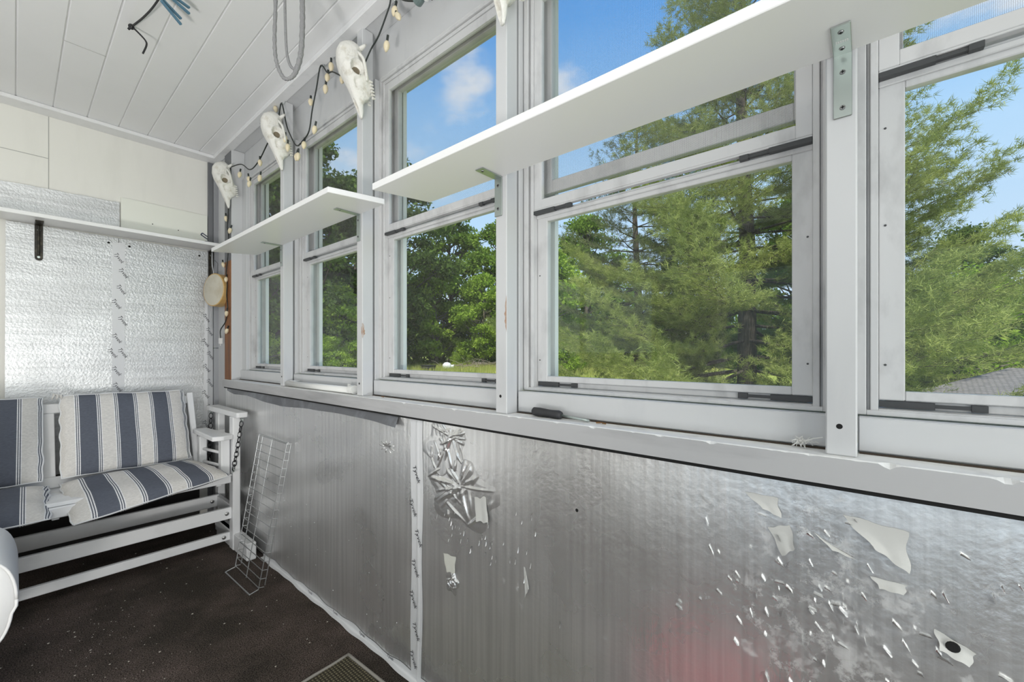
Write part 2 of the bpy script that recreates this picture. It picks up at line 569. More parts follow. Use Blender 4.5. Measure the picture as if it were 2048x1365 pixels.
M['pine'] = foliage('white_pine_needles', (0.17, 0.23, 0.055), (0.52, 0.56, 0.19), 0.35, 0.9)
M['pine_far'] = foliage('pine_needles_dark', (0.10, 0.135, 0.055), (0.27, 0.30, 0.13), 0.3, 0.9)
M['leaf_bright'] = foliage('bright_leaves', (0.16, 0.28, 0.03), (0.46, 0.60, 0.10), 0.4, 0.7)
M['leaf_mid'] = foliage('mid_green_leaves', (0.09, 0.17, 0.025), (0.30, 0.43, 0.07), 0.4, 0.6)
M['leaf_dark'] = foliage('deep_green_leaves', (0.05, 0.09, 0.022), (0.17, 0.25, 0.06), 0.35, 0.5)
M['grass_tall'] = foliage('seeding_grass', (0.22, 0.30, 0.05), (0.62, 0.60, 0.22), 0.3, 0.4)
M['bark'] = pbr('dark_bark', (0.075, 0.06, 0.047), 0.9, vary=0.9, vcol=(0.16, 0.135, 0.11), vscale=9, stretch=(4, 4, 0.6), bump=0.6, bscale=14)
M['bark_pale'] = pbr('pale_bark', (0.24, 0.21, 0.17), 0.9, vary=0.8, vcol=(0.12, 0.10, 0.08), vscale=8)
M['lawn'] = pbr('lawn', (0.28, 0.36, 0.06), 0.95, vary=1.0, vcol=(0.50, 0.50, 0.13), vscale=1.1, vlo=0.35, vhi=0.7, spec=0.1, bump=0.5, bscale=40, bdist=0.05)
M['tub'] = pbr('black_tub', (0.02, 0.02, 0.022), 0.5)
M['jug'] = pbr('white_jug', (0.80, 0.80, 0.78), 0.5)
M['brush'] = pbr('bare_grey_branches', (0.30, 0.25, 0.20), 0.9)
M['fascia'] = pbr('roof_fascia', (0.42, 0.33, 0.29), 0.7)

def shingles():
    m, nt, out = new_mat('grey_shingles')
    n, l = nt.nodes, nt.links
    b = n.new('ShaderNodeBsdfPrincipled')
    b.inputs['Roughness'].default_value = 0.9
    l.new(b.outputs[0], out.inputs[0])
    uv = n.new('ShaderNodeUVMap')
    br = n.new('ShaderNodeTexBrick')
    br.inputs['Scale'].default_value = 6.0
    br.inputs['Mortar Size'].default_value = 0.03
    br.inputs['Color1'].default_value = (0.22, 0.205, 0.20, 1)
    br.inputs['Color2'].default_value = (0.31, 0.285, 0.275, 1)
    br.inputs['Mortar'].default_value = (0.10, 0.095, 0.09, 1)
    l.new(uv.outputs[0], br.inputs[0])
    l.new(br.outputs[0], b.inputs['Base Color'])
    return m
M['shingles'] = shingles()

def weave():
    m, nt, out = new_mat('olive_woven_mat')
    n, l = nt.nodes, nt.links
    b = n.new('ShaderNodeBsdfPrincipled')
    b.inputs['Roughness'].default_value = 0.9
    l.new(b.outputs[0], out.inputs[0])
    tc = n.new('ShaderNodeTexCoord')
    hs = []
    for ax in ('X', 'Y'):
        wv = n.new('ShaderNodeTexWave')
        wv.bands_direction = ax
        wv.inputs['Scale'].default_value = 30
        wv.inputs['Distortion'].default_value = 0.6
        l.new(tc.outputs['Object'], wv.inputs[0])
        hs.append(wv.outputs['Fac'])
    mu = n.new('ShaderNodeMath')
    mu.operation = 'MULTIPLY'
    l.new(hs[0], mu.inputs[0])
    l.new(hs[1], mu.inputs[1])
    rp = n.new('ShaderNodeValToRGB')
    rp.color_ramp.elements[0].color = (0.022, 0.018, 0.010, 1)
    rp.color_ramp.elements[1].color = (0.25, 0.22, 0.13, 1)
    rp.color_ramp.elements[1].position = 0.7
    l.new(mu.outputs[0], rp.inputs[0])
    l.new(rp.outputs[0], b.inputs['Base Color'])
    bp = n.new('ShaderNodeBump')
    bp.inputs['Strength'].default_value = 1.0
    bp.inputs['Distance'].default_value = 0.004
    l.new(mu.outputs[0], bp.inputs['Height'])
    l.new(bp.outputs[0], b.inputs['Normal'])
    return m
M['weave'] = weave()

# ------------------------------------------------------------------ mesh builders
class MB:
    def __init__(s):
        s.v, s.f, s.uv, s.second = [], [], None, None
    def box(s, x0, x1, y0, y1, z0, z1):
        b = len(s.v)
        s.v += [(x, y, z) for z in (z0, z1) for y in (y0, y1) for x in (x0, x1)]
        for q in ((0, 2, 3, 1), (4, 5, 7, 6), (0, 1, 5, 4), (2, 6, 7, 3), (0, 4, 6, 2), (1, 3, 7, 5)):
            s.f.append(tuple(b + i for i in q))
        return s
    def prism(s, poly, z0, z1):
        """polygon in XY raised from z0 to z1"""
        b, n = len(s.v), len(poly)
        s.v += [(x, y, z0) for x, y in poly] + [(x, y, z1) for x, y in poly]
        s.f.append(tuple(b + i for i in reversed(range(n))))
        s.f.append(tuple(b + n + i for i in range(n)))
        for i in range(n):
            j = (i + 1) % n
            s.f.append((b + i, b + j, b + n + j, b + n + i))
        return s
    def hull8(s, lo, hi):
        """two quads of 3-D points joined to a solid"""
        b = len(s.v)
        s.v += [tuple(p) for p in lo] + [tuple(p) for p in hi]
        s.f += [(b + 3, b + 2, b + 1, b), (b + 4, b + 5, b + 6, b + 7)]
        for i in range(4):
            j = (i + 1) % 4
            s.f.append((b + i, b + j, b + 4 + j, b + 4 + i))
        return s
    def bar(s, a, c, w, h, up=(0, 0, 1)):
        """rectangular bar from a to c; w across, h along up"""
        a, c, up = Vector(a), Vector(c), Vector(up)
        d = (c - a).normalized()
        sd = d.cross(up).normalized() * (w / 2)
        u = sd.cross(d).normalized() * (h / 2)
        return s.hull8([a - sd - u, a + sd - u, a + sd + u, a - sd + u], [c - sd - u, c + sd - u, c + sd + u, c - sd + u])
    def tube(s, pts, r, seg=8, caps=True, radii=None):
        pts = [Vector(p) for p in pts]
        b0 = len(s.v)
        nrm = None
        for i, p in enumerate(pts):
            t = (pts[min(i + 1, len(pts) - 1)] - pts[max(i - 1, 0)])
            if t.length < 1e-9:
                t = Vector((0, 0, 1))
            t.normalize()
            if nrm is None:
                nrm = t.orthogonal().normalized()
            else:
                nrm = (nrm - t * nrm.dot(t))
                nrm = nrm.normalized() if nrm.length > 1e-6 else t.orthogonal().normalized()
            bn = t.cross(nrm)
            rr = radii[i] if radii else r
            for k in range(seg):
                a = 2 * math.pi * k / seg
                s.v.append(tuple(p + nrm * (rr * math.cos(a)) + bn * (rr * math.sin(a))))
        for i in range(len(pts) - 1):
            for k in range(seg):
                k2 = (k + 1) % seg
                s.f.append((b0 + i * seg + k, b0 + i * seg + k2, b0 + (i + 1) * seg + k2, b0 + (i + 1) * seg + k))
        if caps:
            s.f.append(tuple(b0 + k for k in reversed(range(seg))))
            e = b0 + (len(pts) - 1) * seg
            s.f.append(tuple(e + k for k in range(seg)))
        return s
    def lathe(s, prof, origin, axis, seg=20):
        """profile of (radius, height) turned about an axis"""
        o, ax = Vector(origin), Vector(axis).normalized()
        u = ax.orthogonal().normalized()
        w = ax.cross(u)
        b0 = len(s.v)
        for r, h in prof:
            for k in range(seg):
                a = 2 * math.pi * k / seg
                s.v.append(tuple(o + ax * h + (u * math.cos(a) + w * math.sin(a)) * r))
        for i in range(len(prof) - 1):
            for k in range(seg):
                k2 = (k + 1) % seg
                s.f.append((b0 + i * seg + k, b0 + i * seg + k2, b0 + (i + 1) * seg + k2, b0 + (i + 1) * seg + k))
        s.f.append(tuple(b0 + k for k in reversed(range(seg))))
        e = b0 + (len(prof) - 1) * seg
        s.f.append(tuple(e + k for k in range(seg)))
        return s
    def torus(s, c, axis, R_, r, seg=20, ring=8, squash=1.0, sq_dir=None):
        c, ax = Vector(c), Vector(axis).normalized()
        u = Vector(sq_dir).normalized() if sq_dir else ax.orthogonal().normalized()
        w = ax.cross(u)
        b0 = len(s.v)
        for i in range(seg):
            a = 2 * math.pi * i / seg
            dr = u * math.cos(a) + w * math.sin(a)
            ctr = c + u * (math.cos(a) * R_) + w * (math.sin(a) * R_ * squash)
            for k in range(ring):
                t = 2 * math.pi * k / ring
                s.v.append(tuple(ctr + dr * (r * math.cos(t)) + ax * (r * math.sin(t))))
        for i in range(seg):
            i2 = (i + 1) % seg
            for k in range(ring):
                k2 = (k + 1) % ring
                s.f.append((b0 + i * ring + k, b0 + i2 * ring + k, b0 + i2 * ring + k2, b0 + i * ring + k2))
        return s
    def grid(s, fn, nu, nv):
        b0 = len(s.v)
        uvs = []
        for j in range(nv + 1):
            for i in range(nu + 1):
                s.v.append(tuple(fn(i / nu, j / nv)))
                uvs.append((i / nu, j / nv))
        for j in range(nv):
            for i in range(nu):
                a = b0 + j * (nu + 1) + i
                s.f.append((a, a + 1, a + nu + 2, a + nu + 1))
        if s.uv is None:
            s.uv = {}
        for k, t in enumerate(uvs):
            s.uv[b0 + k] = t
        return s
    def build(s, name, mat, parent=None, smooth=False, bevel=0.0, seg=1):
        me = bpy.data.meshes.new(name)
        me.from_pydata(s.v, [], s.f)
        if s.uv:
            ul = me.uv_layers.new(name='UVMap')
            for lp in me.loops:
                ul.data[lp.index].uv = s.uv.get(lp.vertex_index, (0, 0))
        bm = bmesh.new()
        bm.from_mesh(me)
        bmesh.ops.recalc_face_normals(bm, faces=bm.faces)
        bm.to_mesh(me)
        bm.free()
        if s.second is not None:
            me.materials.append(mat)
            me.materials.append(s.second[1])
            for p in me.polygons:
                p.material_index = 1 if p.index >= s.second[0] else 0
        else:
            me.materials.append(mat)
        if smooth:
            me.polygons.foreach_set('use_smooth', [True] * len(me.polygons))
        o = bpy.data.objects.new(name, me)
        COL.objects.link(o)
        if parent is not None:
            o.parent = parent
            o.matrix_parent_inverse = Matrix.Translation(-parent.location) if not any(parent.rotation_euler) else parent.matrix_basis.inverted()
        if bevel:
            b = o.modifiers.new('soft edges', 'BEVEL')
            b.width = bevel
            b.segments = seg
            b.limit_method = 'ANGLE'
        return o

def tag(o, label, cat, group=None, kind=None):
    o['label'] = label
    o['category'] = cat
    if group:
        o['group'] = group
    if kind:
        o['kind'] = kind
    return o

def thing(name, label, cat, loc, group=None, kind=None):
    o = bpy.data.objects.new(name, None)
    o.empty_display_size = 0.05
    o.location = loc
    COL.objects.link(o)
    return tag(o, label, cat, group, kind)

def struct(o, label, cat):
    return tag(o, label, cat, None, 'structure')

def copy_tree(root, loc):
    r = root.copy()
    COL.objects.link(r)
    r.location = loc
    for ch in list(root.children):
        c = ch.copy()
        COL.objects.link(c)
        c.parent = r
        for g in list(ch.children):
            d = g.copy()
            COL.objects.link(d)
            d.parent = c
    return r

def smooth_path(pts, k=6):
    """Catmull-Rom through the points"""
    P = [Vector(p) for p in pts]
    P = [P[0] * 2 - P[1]] + P + [P[-1] * 2 - P[-2]]
    out = []
    for i in range(1, len(P) - 2):
        for j in range(k):
            t = j / k
            a, b, c, d = P[i - 1], P[i], P[i + 1], P[i + 2]
            out.append(0.5 * ((2 * b) + (c - a) * t + (2 * a - 5 * b + 4 * c - d) * t * t + (3 * b - a - 3 * c + d) * t ** 3))
    out.append(P[-2])
    return out

# ------------------------------------------------------------------ room shell
YF, YN, XL = 3.19, -1.50, -1.50            # far wall, near end, house wall
struct(MB().box(XL, 0.95, YN, YF + 0.1, -0.12, 0.0).build('floor', M['carpet']), 'dark brown worn carpet floor of the porch', 'floor')

cb = MB()
x = 0.006 - 0.12 * 12
while x < 0.80:
    cb.box(x + 0.0015, min(x + 0.1185, 0.835), YN, YF, 2.275, 2.280)
    x += 0.12
ceil = cb.build('ceiling', M['ceiling'], bevel=0.0022)
struct(ceil, 'white painted tongue and groove board ceiling', 'ceiling')
back = MB().box(XL - 0.2, 1.0, YN - 0.2, YF + 0.2, 2.2785, 2.33).build('ceiling_backing', M['trimw'], ceil)
MB().box(-5.5, 1.25, -4.0, 4.2, 2.335, 2.45).build('sun_block_roof', M['sun_block_roof'], ceil)  # unseen roof, its reach widened to keep the sun out
MB().box(0.126, 0.245, 2.4, 2.4015, 2.2738, 2.2748).build('board_joint', M['seam'], ceil)

# far wall: painted plywood
fw = struct(MB().box(XL, 0.80, YF, YF + 0.05, 0, 2.28).build('wall_far', M['cream']), 'cream painted panel wall at the far end of the porch', 'wall')
MB().box(0.1125, 0.1155, YF - 0.0012, YF, 1.0, 2.26).box(-1.4, 0.112, YF - 0.0012, YF, 2.040, 2.043).build('panel_seam', M['seam'], fw)

struct(MB().box(XL, 0.745, YF - 0.016, YF - 0.0005, 0.0, 0.42).build('underseat_shade_panel', pbr('underseat_black', (0.025, 0.023, 0.022), 0.8)), 'near-black panel painting in the shade under the glider seat', 'shade_panel')  # shade under the glider seat put into a near-black panel

# corner boards between far wall and window wall
tr = struct(MB().box(0.790, 0.818, YF - 0.012, YF + 0.05, 0, 2.26).build('trim_1', M['dark_board'], bevel=0.002), 'dark grey corner strip beside the cream wall', 'trim')
tr = struct(MB().box(0.818, 0.895, YF - 0.03, YF + 0.05, 0, 1.078).box(0.818, 0.895, YF - 0.03, YF + 0.05, 1.081, 2.26).build('trim_2', M['grey_board'], bevel=0.002), 'grey painted corner board behind the round drum', 'trim')

# window wall: body below the sill, header above the windows, mullions behind the posts
POST_Y = [2.931, 2.147, 1.443, 0.738, 0.030, -0.679, -1.387]
wr = MB()
wr.box(0.842, 0.99, YN, 2.97, -0.7, 0.886)
wr.box(0.842, 0.99, 2.97, YF + 0.05, -0.7, 2.26)
wr.box(0.900, 1.02, YN, 2.97, 2.093, 2.30)
for y in POST_Y[1:]:
    wr.box(0.885, 0.99, y - 0.0165, y + 0.0165, 0.886, 2.093)
wr.box(0.885, 0.99, 2.800, 2.97, 0.886, 2.093)
struct(wr.build('wall_right', M['paint'], bevel=0.0015), 'grey white framed window wall of the porch', 'wall')
struct(MB().box(0.842, 0.900, YN, 2.97, 2.258, 2.276).build('trim_3', M['paint'], bevel=0.001), 'grey soffit strip above the window recesses', 'trim')

# sill rail
def sill():
    n = 700
    v, f = [], []
    ys = [YN + (2.985 - YN) * i / n for i in range(n + 1)]
    for i, y in enumerate(ys):
        chip = 0.0
        if y < 1.2:
            chip = max(0, math.sin(y * 37) * math.sin(y * 91 + 1) + 0.4 * math.sin(y * 210) - 0.45) * (0.010 if y < 0.0 else 0.004)
        prof = [(0.815, 0.845), (0.815, 0.8875 - chip), (0.8170 + chip * 1.3, 0.889), (0.900, 0.889), (0.900, 0.845)]
        v += [(a, y, b) for a, b in prof]
    for i in range(n):
        for k in range(5):
            k2 = (k + 1) % 5
            f.append((i * 5 + k, i * 5 + k2, (i + 1) * 5 + k2, (i + 1) * 5 + k))
    f.append((0, 1, 2, 3, 4))
    f.append(tuple(n * 5 + k for k in (4, 3, 2, 1, 0)))
    m = MB()
    m.v, m.f = v, f
    o = m.build('trim_4', M['paint_y'])
    o.data.materials.append(M['sill_top'])
    for p in o.data.polygons:
        if p.normal.z > 0.5:
            p.material_index = 1
    return struct(o, 'long worn grey window sill rail with chipped front edge', 'trim')
sill()
struct(MB().box(0.8185, 0.839, YN, 2.97, 0.838, 0.8448).build('trim_12', M['hole']), 'dark strip painting in the shadow gap under the sill rail', 'trim')  # black strip carries the shade under the rail in its colour

# posts
for i, y in enumerate(POST_Y):
    hw = 0.059 if i == 0 else 0.0195
    p = MB().box(0.830, 0.8745 if i else 0.90, y - hw, y + hw, 0.889, 2.257).build('trim_%d' % (5 + i) if 5 + i != 12 else 'trim_13', M['paint'], bevel=0.002)
    struct(p, ['grey white window post in the far corner', 'grey white window post, second from the far corner', 'grey white window post with a bare scuffed patch, third from the far corner',
               'grey white window post holding the middle of the long shelf', 'wide near window post with the big steel bracket', 'grey white window post beyond the right edge',
               'grey white window post at the near end'][i], 'post')
    if i == 0:
        MB().box(0.8285, 0.830, y - hw + 0.004, y + hw, 0.889, 1.60).build('bare_wood_face', M['raw_wood'], p)
        MB().box(0.8285, 0.830, y - hw + 0.004, y + hw, 1.60, 2.25).build('dark_painted_face', M['dark_board'], p)
    if i in (1, 2, 3, 4):
        h = MB()
        h.lathe([(0.0042, 0), (0.0036, 0.0006), (0.002, 0.0006)], (0.830, y + 0.002, 0.935), (-1, 0, 0), 12)
        h.build('nail_hole', M['hole'], p)
    if i in (2, 3):
        n_ = 14
        z0_, ln = (1.105, 0.055) if i == 2 else (1.105, 0.095)
        rr_ = random.Random(i)
        for fc in ((0, 1) if i == 2 else (0,)):
            lft = [(0.0, z0_ + ln * k / n_) for k in range(n_ + 1)]
            rgt = [(max(0.001, (0.007 if fc == 0 else 0.012) * math.sin(math.pi * k / n_) * rr_.uniform(0.5, 1.2)), z0_ + ln * k / n_) for k in range(n_, -1, -1)]
            pts_ = lft + rgt[1:-1]
            m_ = MB()
            for off in (0.0004, 0.0):
                for a_, b_ in pts_:
                    m_.v.append((0.830 - off, y - 0.0190 + a_, b_) if fc == 0 else (0.8312 + a_, y - hw - off, b_))
            k_ = len(pts_)
            m_.f = [tuple(range(k_)), tuple(range(2 * k_ - 1, k_ - 1, -1))] + [(q, (q + 1) % k_, k_ + (q + 1) % k_, k_ + q) for q in range(k_)]
            m_.build('bare_patch', M['scuff'], p)

# apron boards under each window
WIN_Y = [2.472, 1.788, 1.0915, 0.381, -0.324, -1.033]
for i, c in enumerate(WIN_Y):
    a, b = POST_Y[i + 1] + 0.0198, POST_Y[i] - (0.0595 if i == 0 else 0.0198)
    struct(MB().box(0.876, 0.8995, a, b, 0.8915, 0.9465).build('trim_%d' % (14 + i), M['paint'], bevel=0.002),
           'grey apron board under window %s' % ['one, the farthest', 'two', 'three', 'four, the wide nearest full one', 'five at the right edge', 'six out of frame'][i], 'trim')
    struct(MB().box(0.869, 0.876, a + 0.002, b - 0.002, 0.889, 0.8912).build('trim_%d' % (20 + i), M['dirt']), 'line of dirt along the sill behind bay %s' % ['one', 'two', 'three', 'four', 'five', 'six'][i], 'trim')

# trims at the ceiling
struct(MB().box(XL, 0.84, YF - 0.10, YF, 2.255, 2.2745).build('trim_26', M['trimw'], bevel=0.003), 'white flat trim board along the far wall and ceiling', 'trim')
struct(MB().box(0.795, 0.8415, YN, YF - 0.10, 2.252, 2.2745).build('trim_27', M['trimw'], bevel=0.003), 'white trim strip along the ceiling above the window posts', 'trim')

# house wall and near end behind the camera; openings added for the fill lights
wl = MB().box(XL - 0.05, XL, YN, -1.05, 0, 2.28).box(XL - 0.05, XL, 0.85, 1.30, 0, 2.28).box(XL - 0.05, XL, 2.70, YF + 0.05, 0, 2.28).box(XL - 0.05, XL, -1.05, 0.85, 2.05, 2.28).box(XL - 0.05, XL, 1.30, 2.70, 0, 1.0).box(XL - 0.05, XL, 1.30, 2.70, 2.0, 2.28)
struct(wl.build('wall_left', M['siding']), 'pale house wall behind the camera', 'wall')
wn = MB().box(XL, -1.25, YN - 0.05, YN, 0, 2.28).box(0.65, 0.95, YN - 0.05, YN, 0, 2.28).box(-1.25, 0.65, YN - 0.05, YN, 2.15, 2.28).box(-1.25, 0.65, YN - 0.05, YN, 0, 0.15)
struct(wn.build('wall_near', M['siding']), 'near end wall of the porch behind the camera', 'wall')
d1 = thing('added_door_1', 'glazed patio door added behind the camera for a fill light', 'door', (XL, -0.1, 0), kind='structure')
db = MB()
for a, b in ((-1.05, -0.10), (-0.10, 0.85)):
    db.box(XL - 0.04, XL - 0.01, a, a + 0.06, 0.0, 2.05).box(XL - 0.04, XL - 0.01, b - 0.06, b, 0, 2.05).box(XL - 0.04, XL - 0.01, a, b, 1.97, 2.05).box(XL - 0.04, XL - 0.01, a, b, 0, 0.09)
db.build('added_door_frame', M['casing'], d1)
MB().box(XL - 0.03, XL - 0.026, -1.0, 0.8, 0.09, 1.97).build('pane', M['glass'], d1)
w8 = thing('window_8', 'unseen house window added beside the patio door for a fill light', 'window', (XL, 2.0, 1.0), kind='structure')
db = MB()
for a_ in (1.30, 1.98, 2.65):
    db.box(XL - 0.04, XL - 0.01, a_, a_ + 0.05, 1.0, 2.0)
db.box(XL - 0.04, XL - 0.01, 1.3, 2.7, 1.0, 1.05).box(XL - 0.04, XL - 0.01, 1.3, 2.7, 1.95, 2.0)
db.build('window_frame', M['casing'], w8)  # frame of the added house window
MB().box(XL - 0.03, XL - 0.026, 1.32, 2.68, 1.02, 1.98).build('pane', M['glass'], w8)
w7 = thing('window_7', 'large glazed opening added at the unseen near end for a fill light', 'window', (-0.3, YN, 0.15), kind='structure')
db = MB()
for xx in (-1.25, -0.62, 0.02, 0.59):
    db.box(xx, xx + 0.06, YN - 0.04, YN - 0.01, 0.15, 2.15)
db.box(-1.25, 0.65, YN - 0.04, YN - 0.01, 0.15, 0.21).box(-1.25, 0.65, YN - 0.04, YN - 0.01, 2.09, 2.15)
db.build('window_frame', M['casing'], w7)  # frame of the added near end opening
MB().box(-1.2, 0.6, YN - 0.03, YN - 0.026, 0.2, 2.1).build('pane', M['glass'], w7)

# ------------------------------------------------------------------ windows
def ring(m, x0, x1, c, ho, hi, z0, z1, zi0, zi1):
    m.box(x0, x1, c - ho, c - hi, z0, z1)
    m.box(x0, x1, c + hi, c + ho, z0, z1)
    m.box(x0, x1, c - hi, c + hi, z0, zi0)
    m.box(x0, x1, c - hi, c + hi, zi1, z1)
    return m

def window(idx, c, low, label):
    dz = low - 1.485                       # how far the screen panel has slid down
    w = thing('window_%d' % idx, label, 'window', (0.93, c, 0.948), kind='structure')
    fr = MB()
    ring(fr, 0.901, 0.975, c, 0.337, 0.324, 0.948, 2.095, 0.956, 2.083)
    ring(fr, 0.916, 0.975, c, 0.324, 0.319, 0.953, 2.083, 0.957, 2.078)
    ring(fr, 0.907, 0.975, c, 0.319, 0.309, 0.953, 2.081, 0.958, 2.070)
    fr.build('window_frame', M['alu'], w, bevel=0.001)
    ls = MB()
    ring(ls, 0.926, 0.944, c, 0.3085, 0.276, 0.972, low + 0.026, 0.987, low)
    ls.box(0.934, 0.940, c - 0.30, c + 0.30, 0.9585, 0.972)
    ls.box(0.921, 0.926, c - 0.3085, c + 0.3085, low + 0.010, low + 0.020)
    s_ = ls.build('lower_sash', M['alu'], w, bevel=0.0015)
    MB().box(0.9335, 0.9365, c - 0.277, c + 0.277, 0.986, low + 0.001).build('pane', M['glass'], s_)
    for sg in (-1, 1):
        e = c + sg * 0.3075
        lt = MB().box(0.9285, 0.934, min(e, e - sg * 0.066), max(e, e - sg * 0.066), 0.9600, 0.9705)
        lt.box(0.930, 0.934, min(e - sg * 0.066, e - sg * 0.105), max(e - sg * 0.066, e - sg * 0.105), 0.9625, 0.9680)
        lt.box(0.929, 0.934, min(e - sg * 0.105, e - sg * 0.122), max(e - sg * 0.105, e - sg * 0.122), 0.9600, 0.9705)
        lt.build('sash_latch', M['latch'], s_)
    # sliding screen panel in the upper half
    zb, zt = low + 0.032, 2.045 + dz * 0.6
    sc = MB()
    ring(sc, 0.910, 0.924, c, 0.3085, 0.2835, zb, zt + 0.028, zb + 0.024, zt)
    sc.box(0.9105, 0.924, c - 0.3085, c + 0.3085, zb - 0.004, zb)
    sp = sc.build('screen_panel', M['alu'], w, bevel=0.001)
    MB().box(0.9175, 0.9180, c - 0.284, c + 0.284, zb + 0.022, zt + 0.002).build('insect_screen', M['screen'], sp)
    for sg in (-1, 1):
        e = c + sg * 0.308
        lt = MB().box(0.908, 0.920, min(e, e - sg * 0.066), max(e, e - sg * 0.066), zb - 0.0135, zb - 0.0045)
        lt.box(0.911, 0.920, min(e - sg * 0.066, e - sg * 0.100), max(e - sg * 0.066, e - sg * 0.100), zb - 0.0115, zb - 0.0065)
        lt.box(0.909, 0.920, min(e - sg * 0.100, e - sg * 0.116), max(e - sg * 0.100, e - sg * 0.116), zb - 0.0135, zb - 0.0045)
        lt.build('screen_latch', M['latch'], sp)
    # fixed upper sash behind
    us = MB()
    ub = 1.488 if dz < -0.01 else 1.512
    ring(us, 0.947, 0.966, c, 0.3085, 0.277, ub, 2.068, ub + 0.034, 2.052)
    s_ = us.build('upper_sash', M['alu'], w, bevel=0.0015)
    MB().box(0.955, 0.958, c - 0.278, c + 0.278, ub + 0.032, 2.053).build('pane', M['glass'], s_)
    ec = MB()
    ring(ec, 0.9755, 0.992, c, 0.345, 0.284, 0.935, 2.11, 0.955, 2.075)
    ec.build('exterior_casing', M['casing'], w)
    for sg in (-1, 1):
        for z in (1.03, 1.26, 1.42):
            MB().lathe([(0.0019, 0), (0.0016, 0.0010), (0.0008, 0.0012)], (0.926, c + sg * 0.300, z), (-1, 0, 0), 8).build('rivet', M['latch'], w)
    return w
wl_ = ['aluminium storm window nearest the far corner', 'aluminium storm window above the white pipe', 'aluminium storm window left of the long shelf bracket post',
       'wide view aluminium storm window behind the screwdriver, its screen slid down', 'aluminium storm window at the right edge of view', 'aluminium storm window beyond the right edge']
for i, c in enumerate(WIN_Y):
    window(i + 1, c, 1.405 if i == 3 else 1.478, wl_[i])

# ------------------------------------------------------------------ shelves with brackets
def screw_heads(m, pts, axis, r=0.0045):
    for p in pts:
        m.lathe([(r, 0), (r * 0.9, 0.0012), (r * 0.35, 0.0014)], p, axis, 12)

def slotted(parent, pts, axis, r=0.0052):
    """countersunk cross-slot screws, one object each"""
    for p in pts:
        k = MB()
        screw_heads(k, [p], axis, r)
        k.second = (len(k.f), M['hole'])
        p = Vector(p) + Vector(axis) * 0.0016
        if abs(axis[0]) > 0.5:
            k.box(p.x - 0.0003, p.x + 0.0003, p.y - r * 0.6, p.y + r * 0.6, p.z - r * 0.15, p.z + r * 0.15)
            k.box(p.x - 0.0003, p.x + 0.0003, p.y - r * 0.15, p.y + r * 0.15, p.z - r * 0.6, p.z + r * 0.6)
        else:
            k.box(p.x - r * 0.6, p.x + r * 0.6, p.y - r * 0.15, p.y + r * 0.15, p.z - 0.0003, p.z + 0.0003)
            k.box(p.x - r * 0.15, p.x + r * 0.15, p.y - r * 0.6, p.y + r * 0.6, p.z - 0.0003, p.z + 0.0003)
        k.build('screw', M['screw'], parent)

def l_bracket(parent, y, z, drop, reach, wy, shelf_screws, wall_screws, lettering=False):
    b = MB().box(0.8272, 0.8298, y - wy / 2, y + wy / 2, z - drop, z).box(0.830 - reach, 0.8298, y - wy / 2, y + wy / 2, z - 0.0028, z - 0.0002)
    o = b.build('shelf_bracket', M['steel'], parent, bevel=0.0008)
    slotted(o, [(0.8272, y, z - t) for t in wall_screws], (-1, 0, 0), wy * 0.17)
    slotted(o, [(0.830 - t, y, z - 0.0028) for t in shelf_screws], (0, 0, -1), wy * 0.17)
    return o

sh = thing('wall_shelf', 'long white shelf board across the right windows on steel brackets', 'shelf', (0.745, 0.0, 1.515))
MB().prism([(0.659, 1.078), (0.659, -1.40), (0.8298, -1.40), (0.8298, 1.032)], 1.515, 1.534).build('board', M['shelf'], sh, bevel=0.0012)
l_bracket(sh, 0.746, 1.515, 0.103, 0.075, 0.026, (0.062,), (0.022, 0.083))
l_bracket(sh, 0.028, 1.515, 0.100, 0.078, 0.023, (0.020, 0.062), (0.030, 0.085))
em = MB()
for k, (a, b) in enumerate(((0.036, 0.046), (0.036, 0.049))):
    for j in range(6):
        em.box(0.789 + k * 0.0035, 0.791 + k * 0.0035, 0.020 + j * 0.0026, 0.0218 + j * 0.0026, 1.5118, 1.5122)
em.build('stamped_marks', M['shelf'], sh)
l_bracket(sh, -0.679, 1.515, 0.103, 0.078, 0.024, (0.062,), (0.022, 0.083))

sh = thing('wall_shelf', 'short white shelf board across the two far windows', 'shelf', (0.74, 1.9, 1.566))
MB().prism([(0.649, 2.555), (0.649, 1.320), (0.8298, 1.278), (0.8298, 2.455)], 1.566, 1.5845).build('board', M['shelf'], sh, bevel=0.0012)
l_bracket(sh, 1.448, 1.566, 0.100, 0.092, 0.024, (0.075,), (0.022, 0.083))
l_bracket(sh, 2.150, 1.566, 0.100, 0.088, 0.024, (0.075,), (0.022, 0.083))

sh = thing('wall_shelf', 'white shelf board on the far wall above the glider', 'shelf', (0.2, 3.09, 1.695))
MB().box(-0.62, 0.812, 2.998, YF - 0.0135, 1.694, 1.7125).build('board', M['shelf'], sh, bevel=0.0012)
for xx, nm in ((0.080, 'shelf_bracket'), (0.805, 'shelf_bracket')):
    b = MB().box(xx - 0.014, xx + 0.014, YF - 0.020, YF - 0.0145, 1.525, 1.694).box(xx - 0.014, xx + 0.014, YF - 0.12, YF - 0.016, 1.688, 1.694)
    b.lathe([(0.014, 0), (0.014, 0.0055)], (xx, YF - 0.0145, 1.527), (0, -1, 0), 16)
    b.tube([(xx, YF - 0.024, 1.54), (xx, YF - 0.028, 1.62), (xx, YF - 0.033, 1.685)], 0.005, 6)
    o = b.build(nm, M['black_iron'], sh, bevel=0.001)
    for z in (1.53, 1.665):
        m = MB()
        screw_heads(m, [(xx, YF - 0.020, z)], (0, -1, 0), 0.006)
        m.build('screw', M['steel'], o)

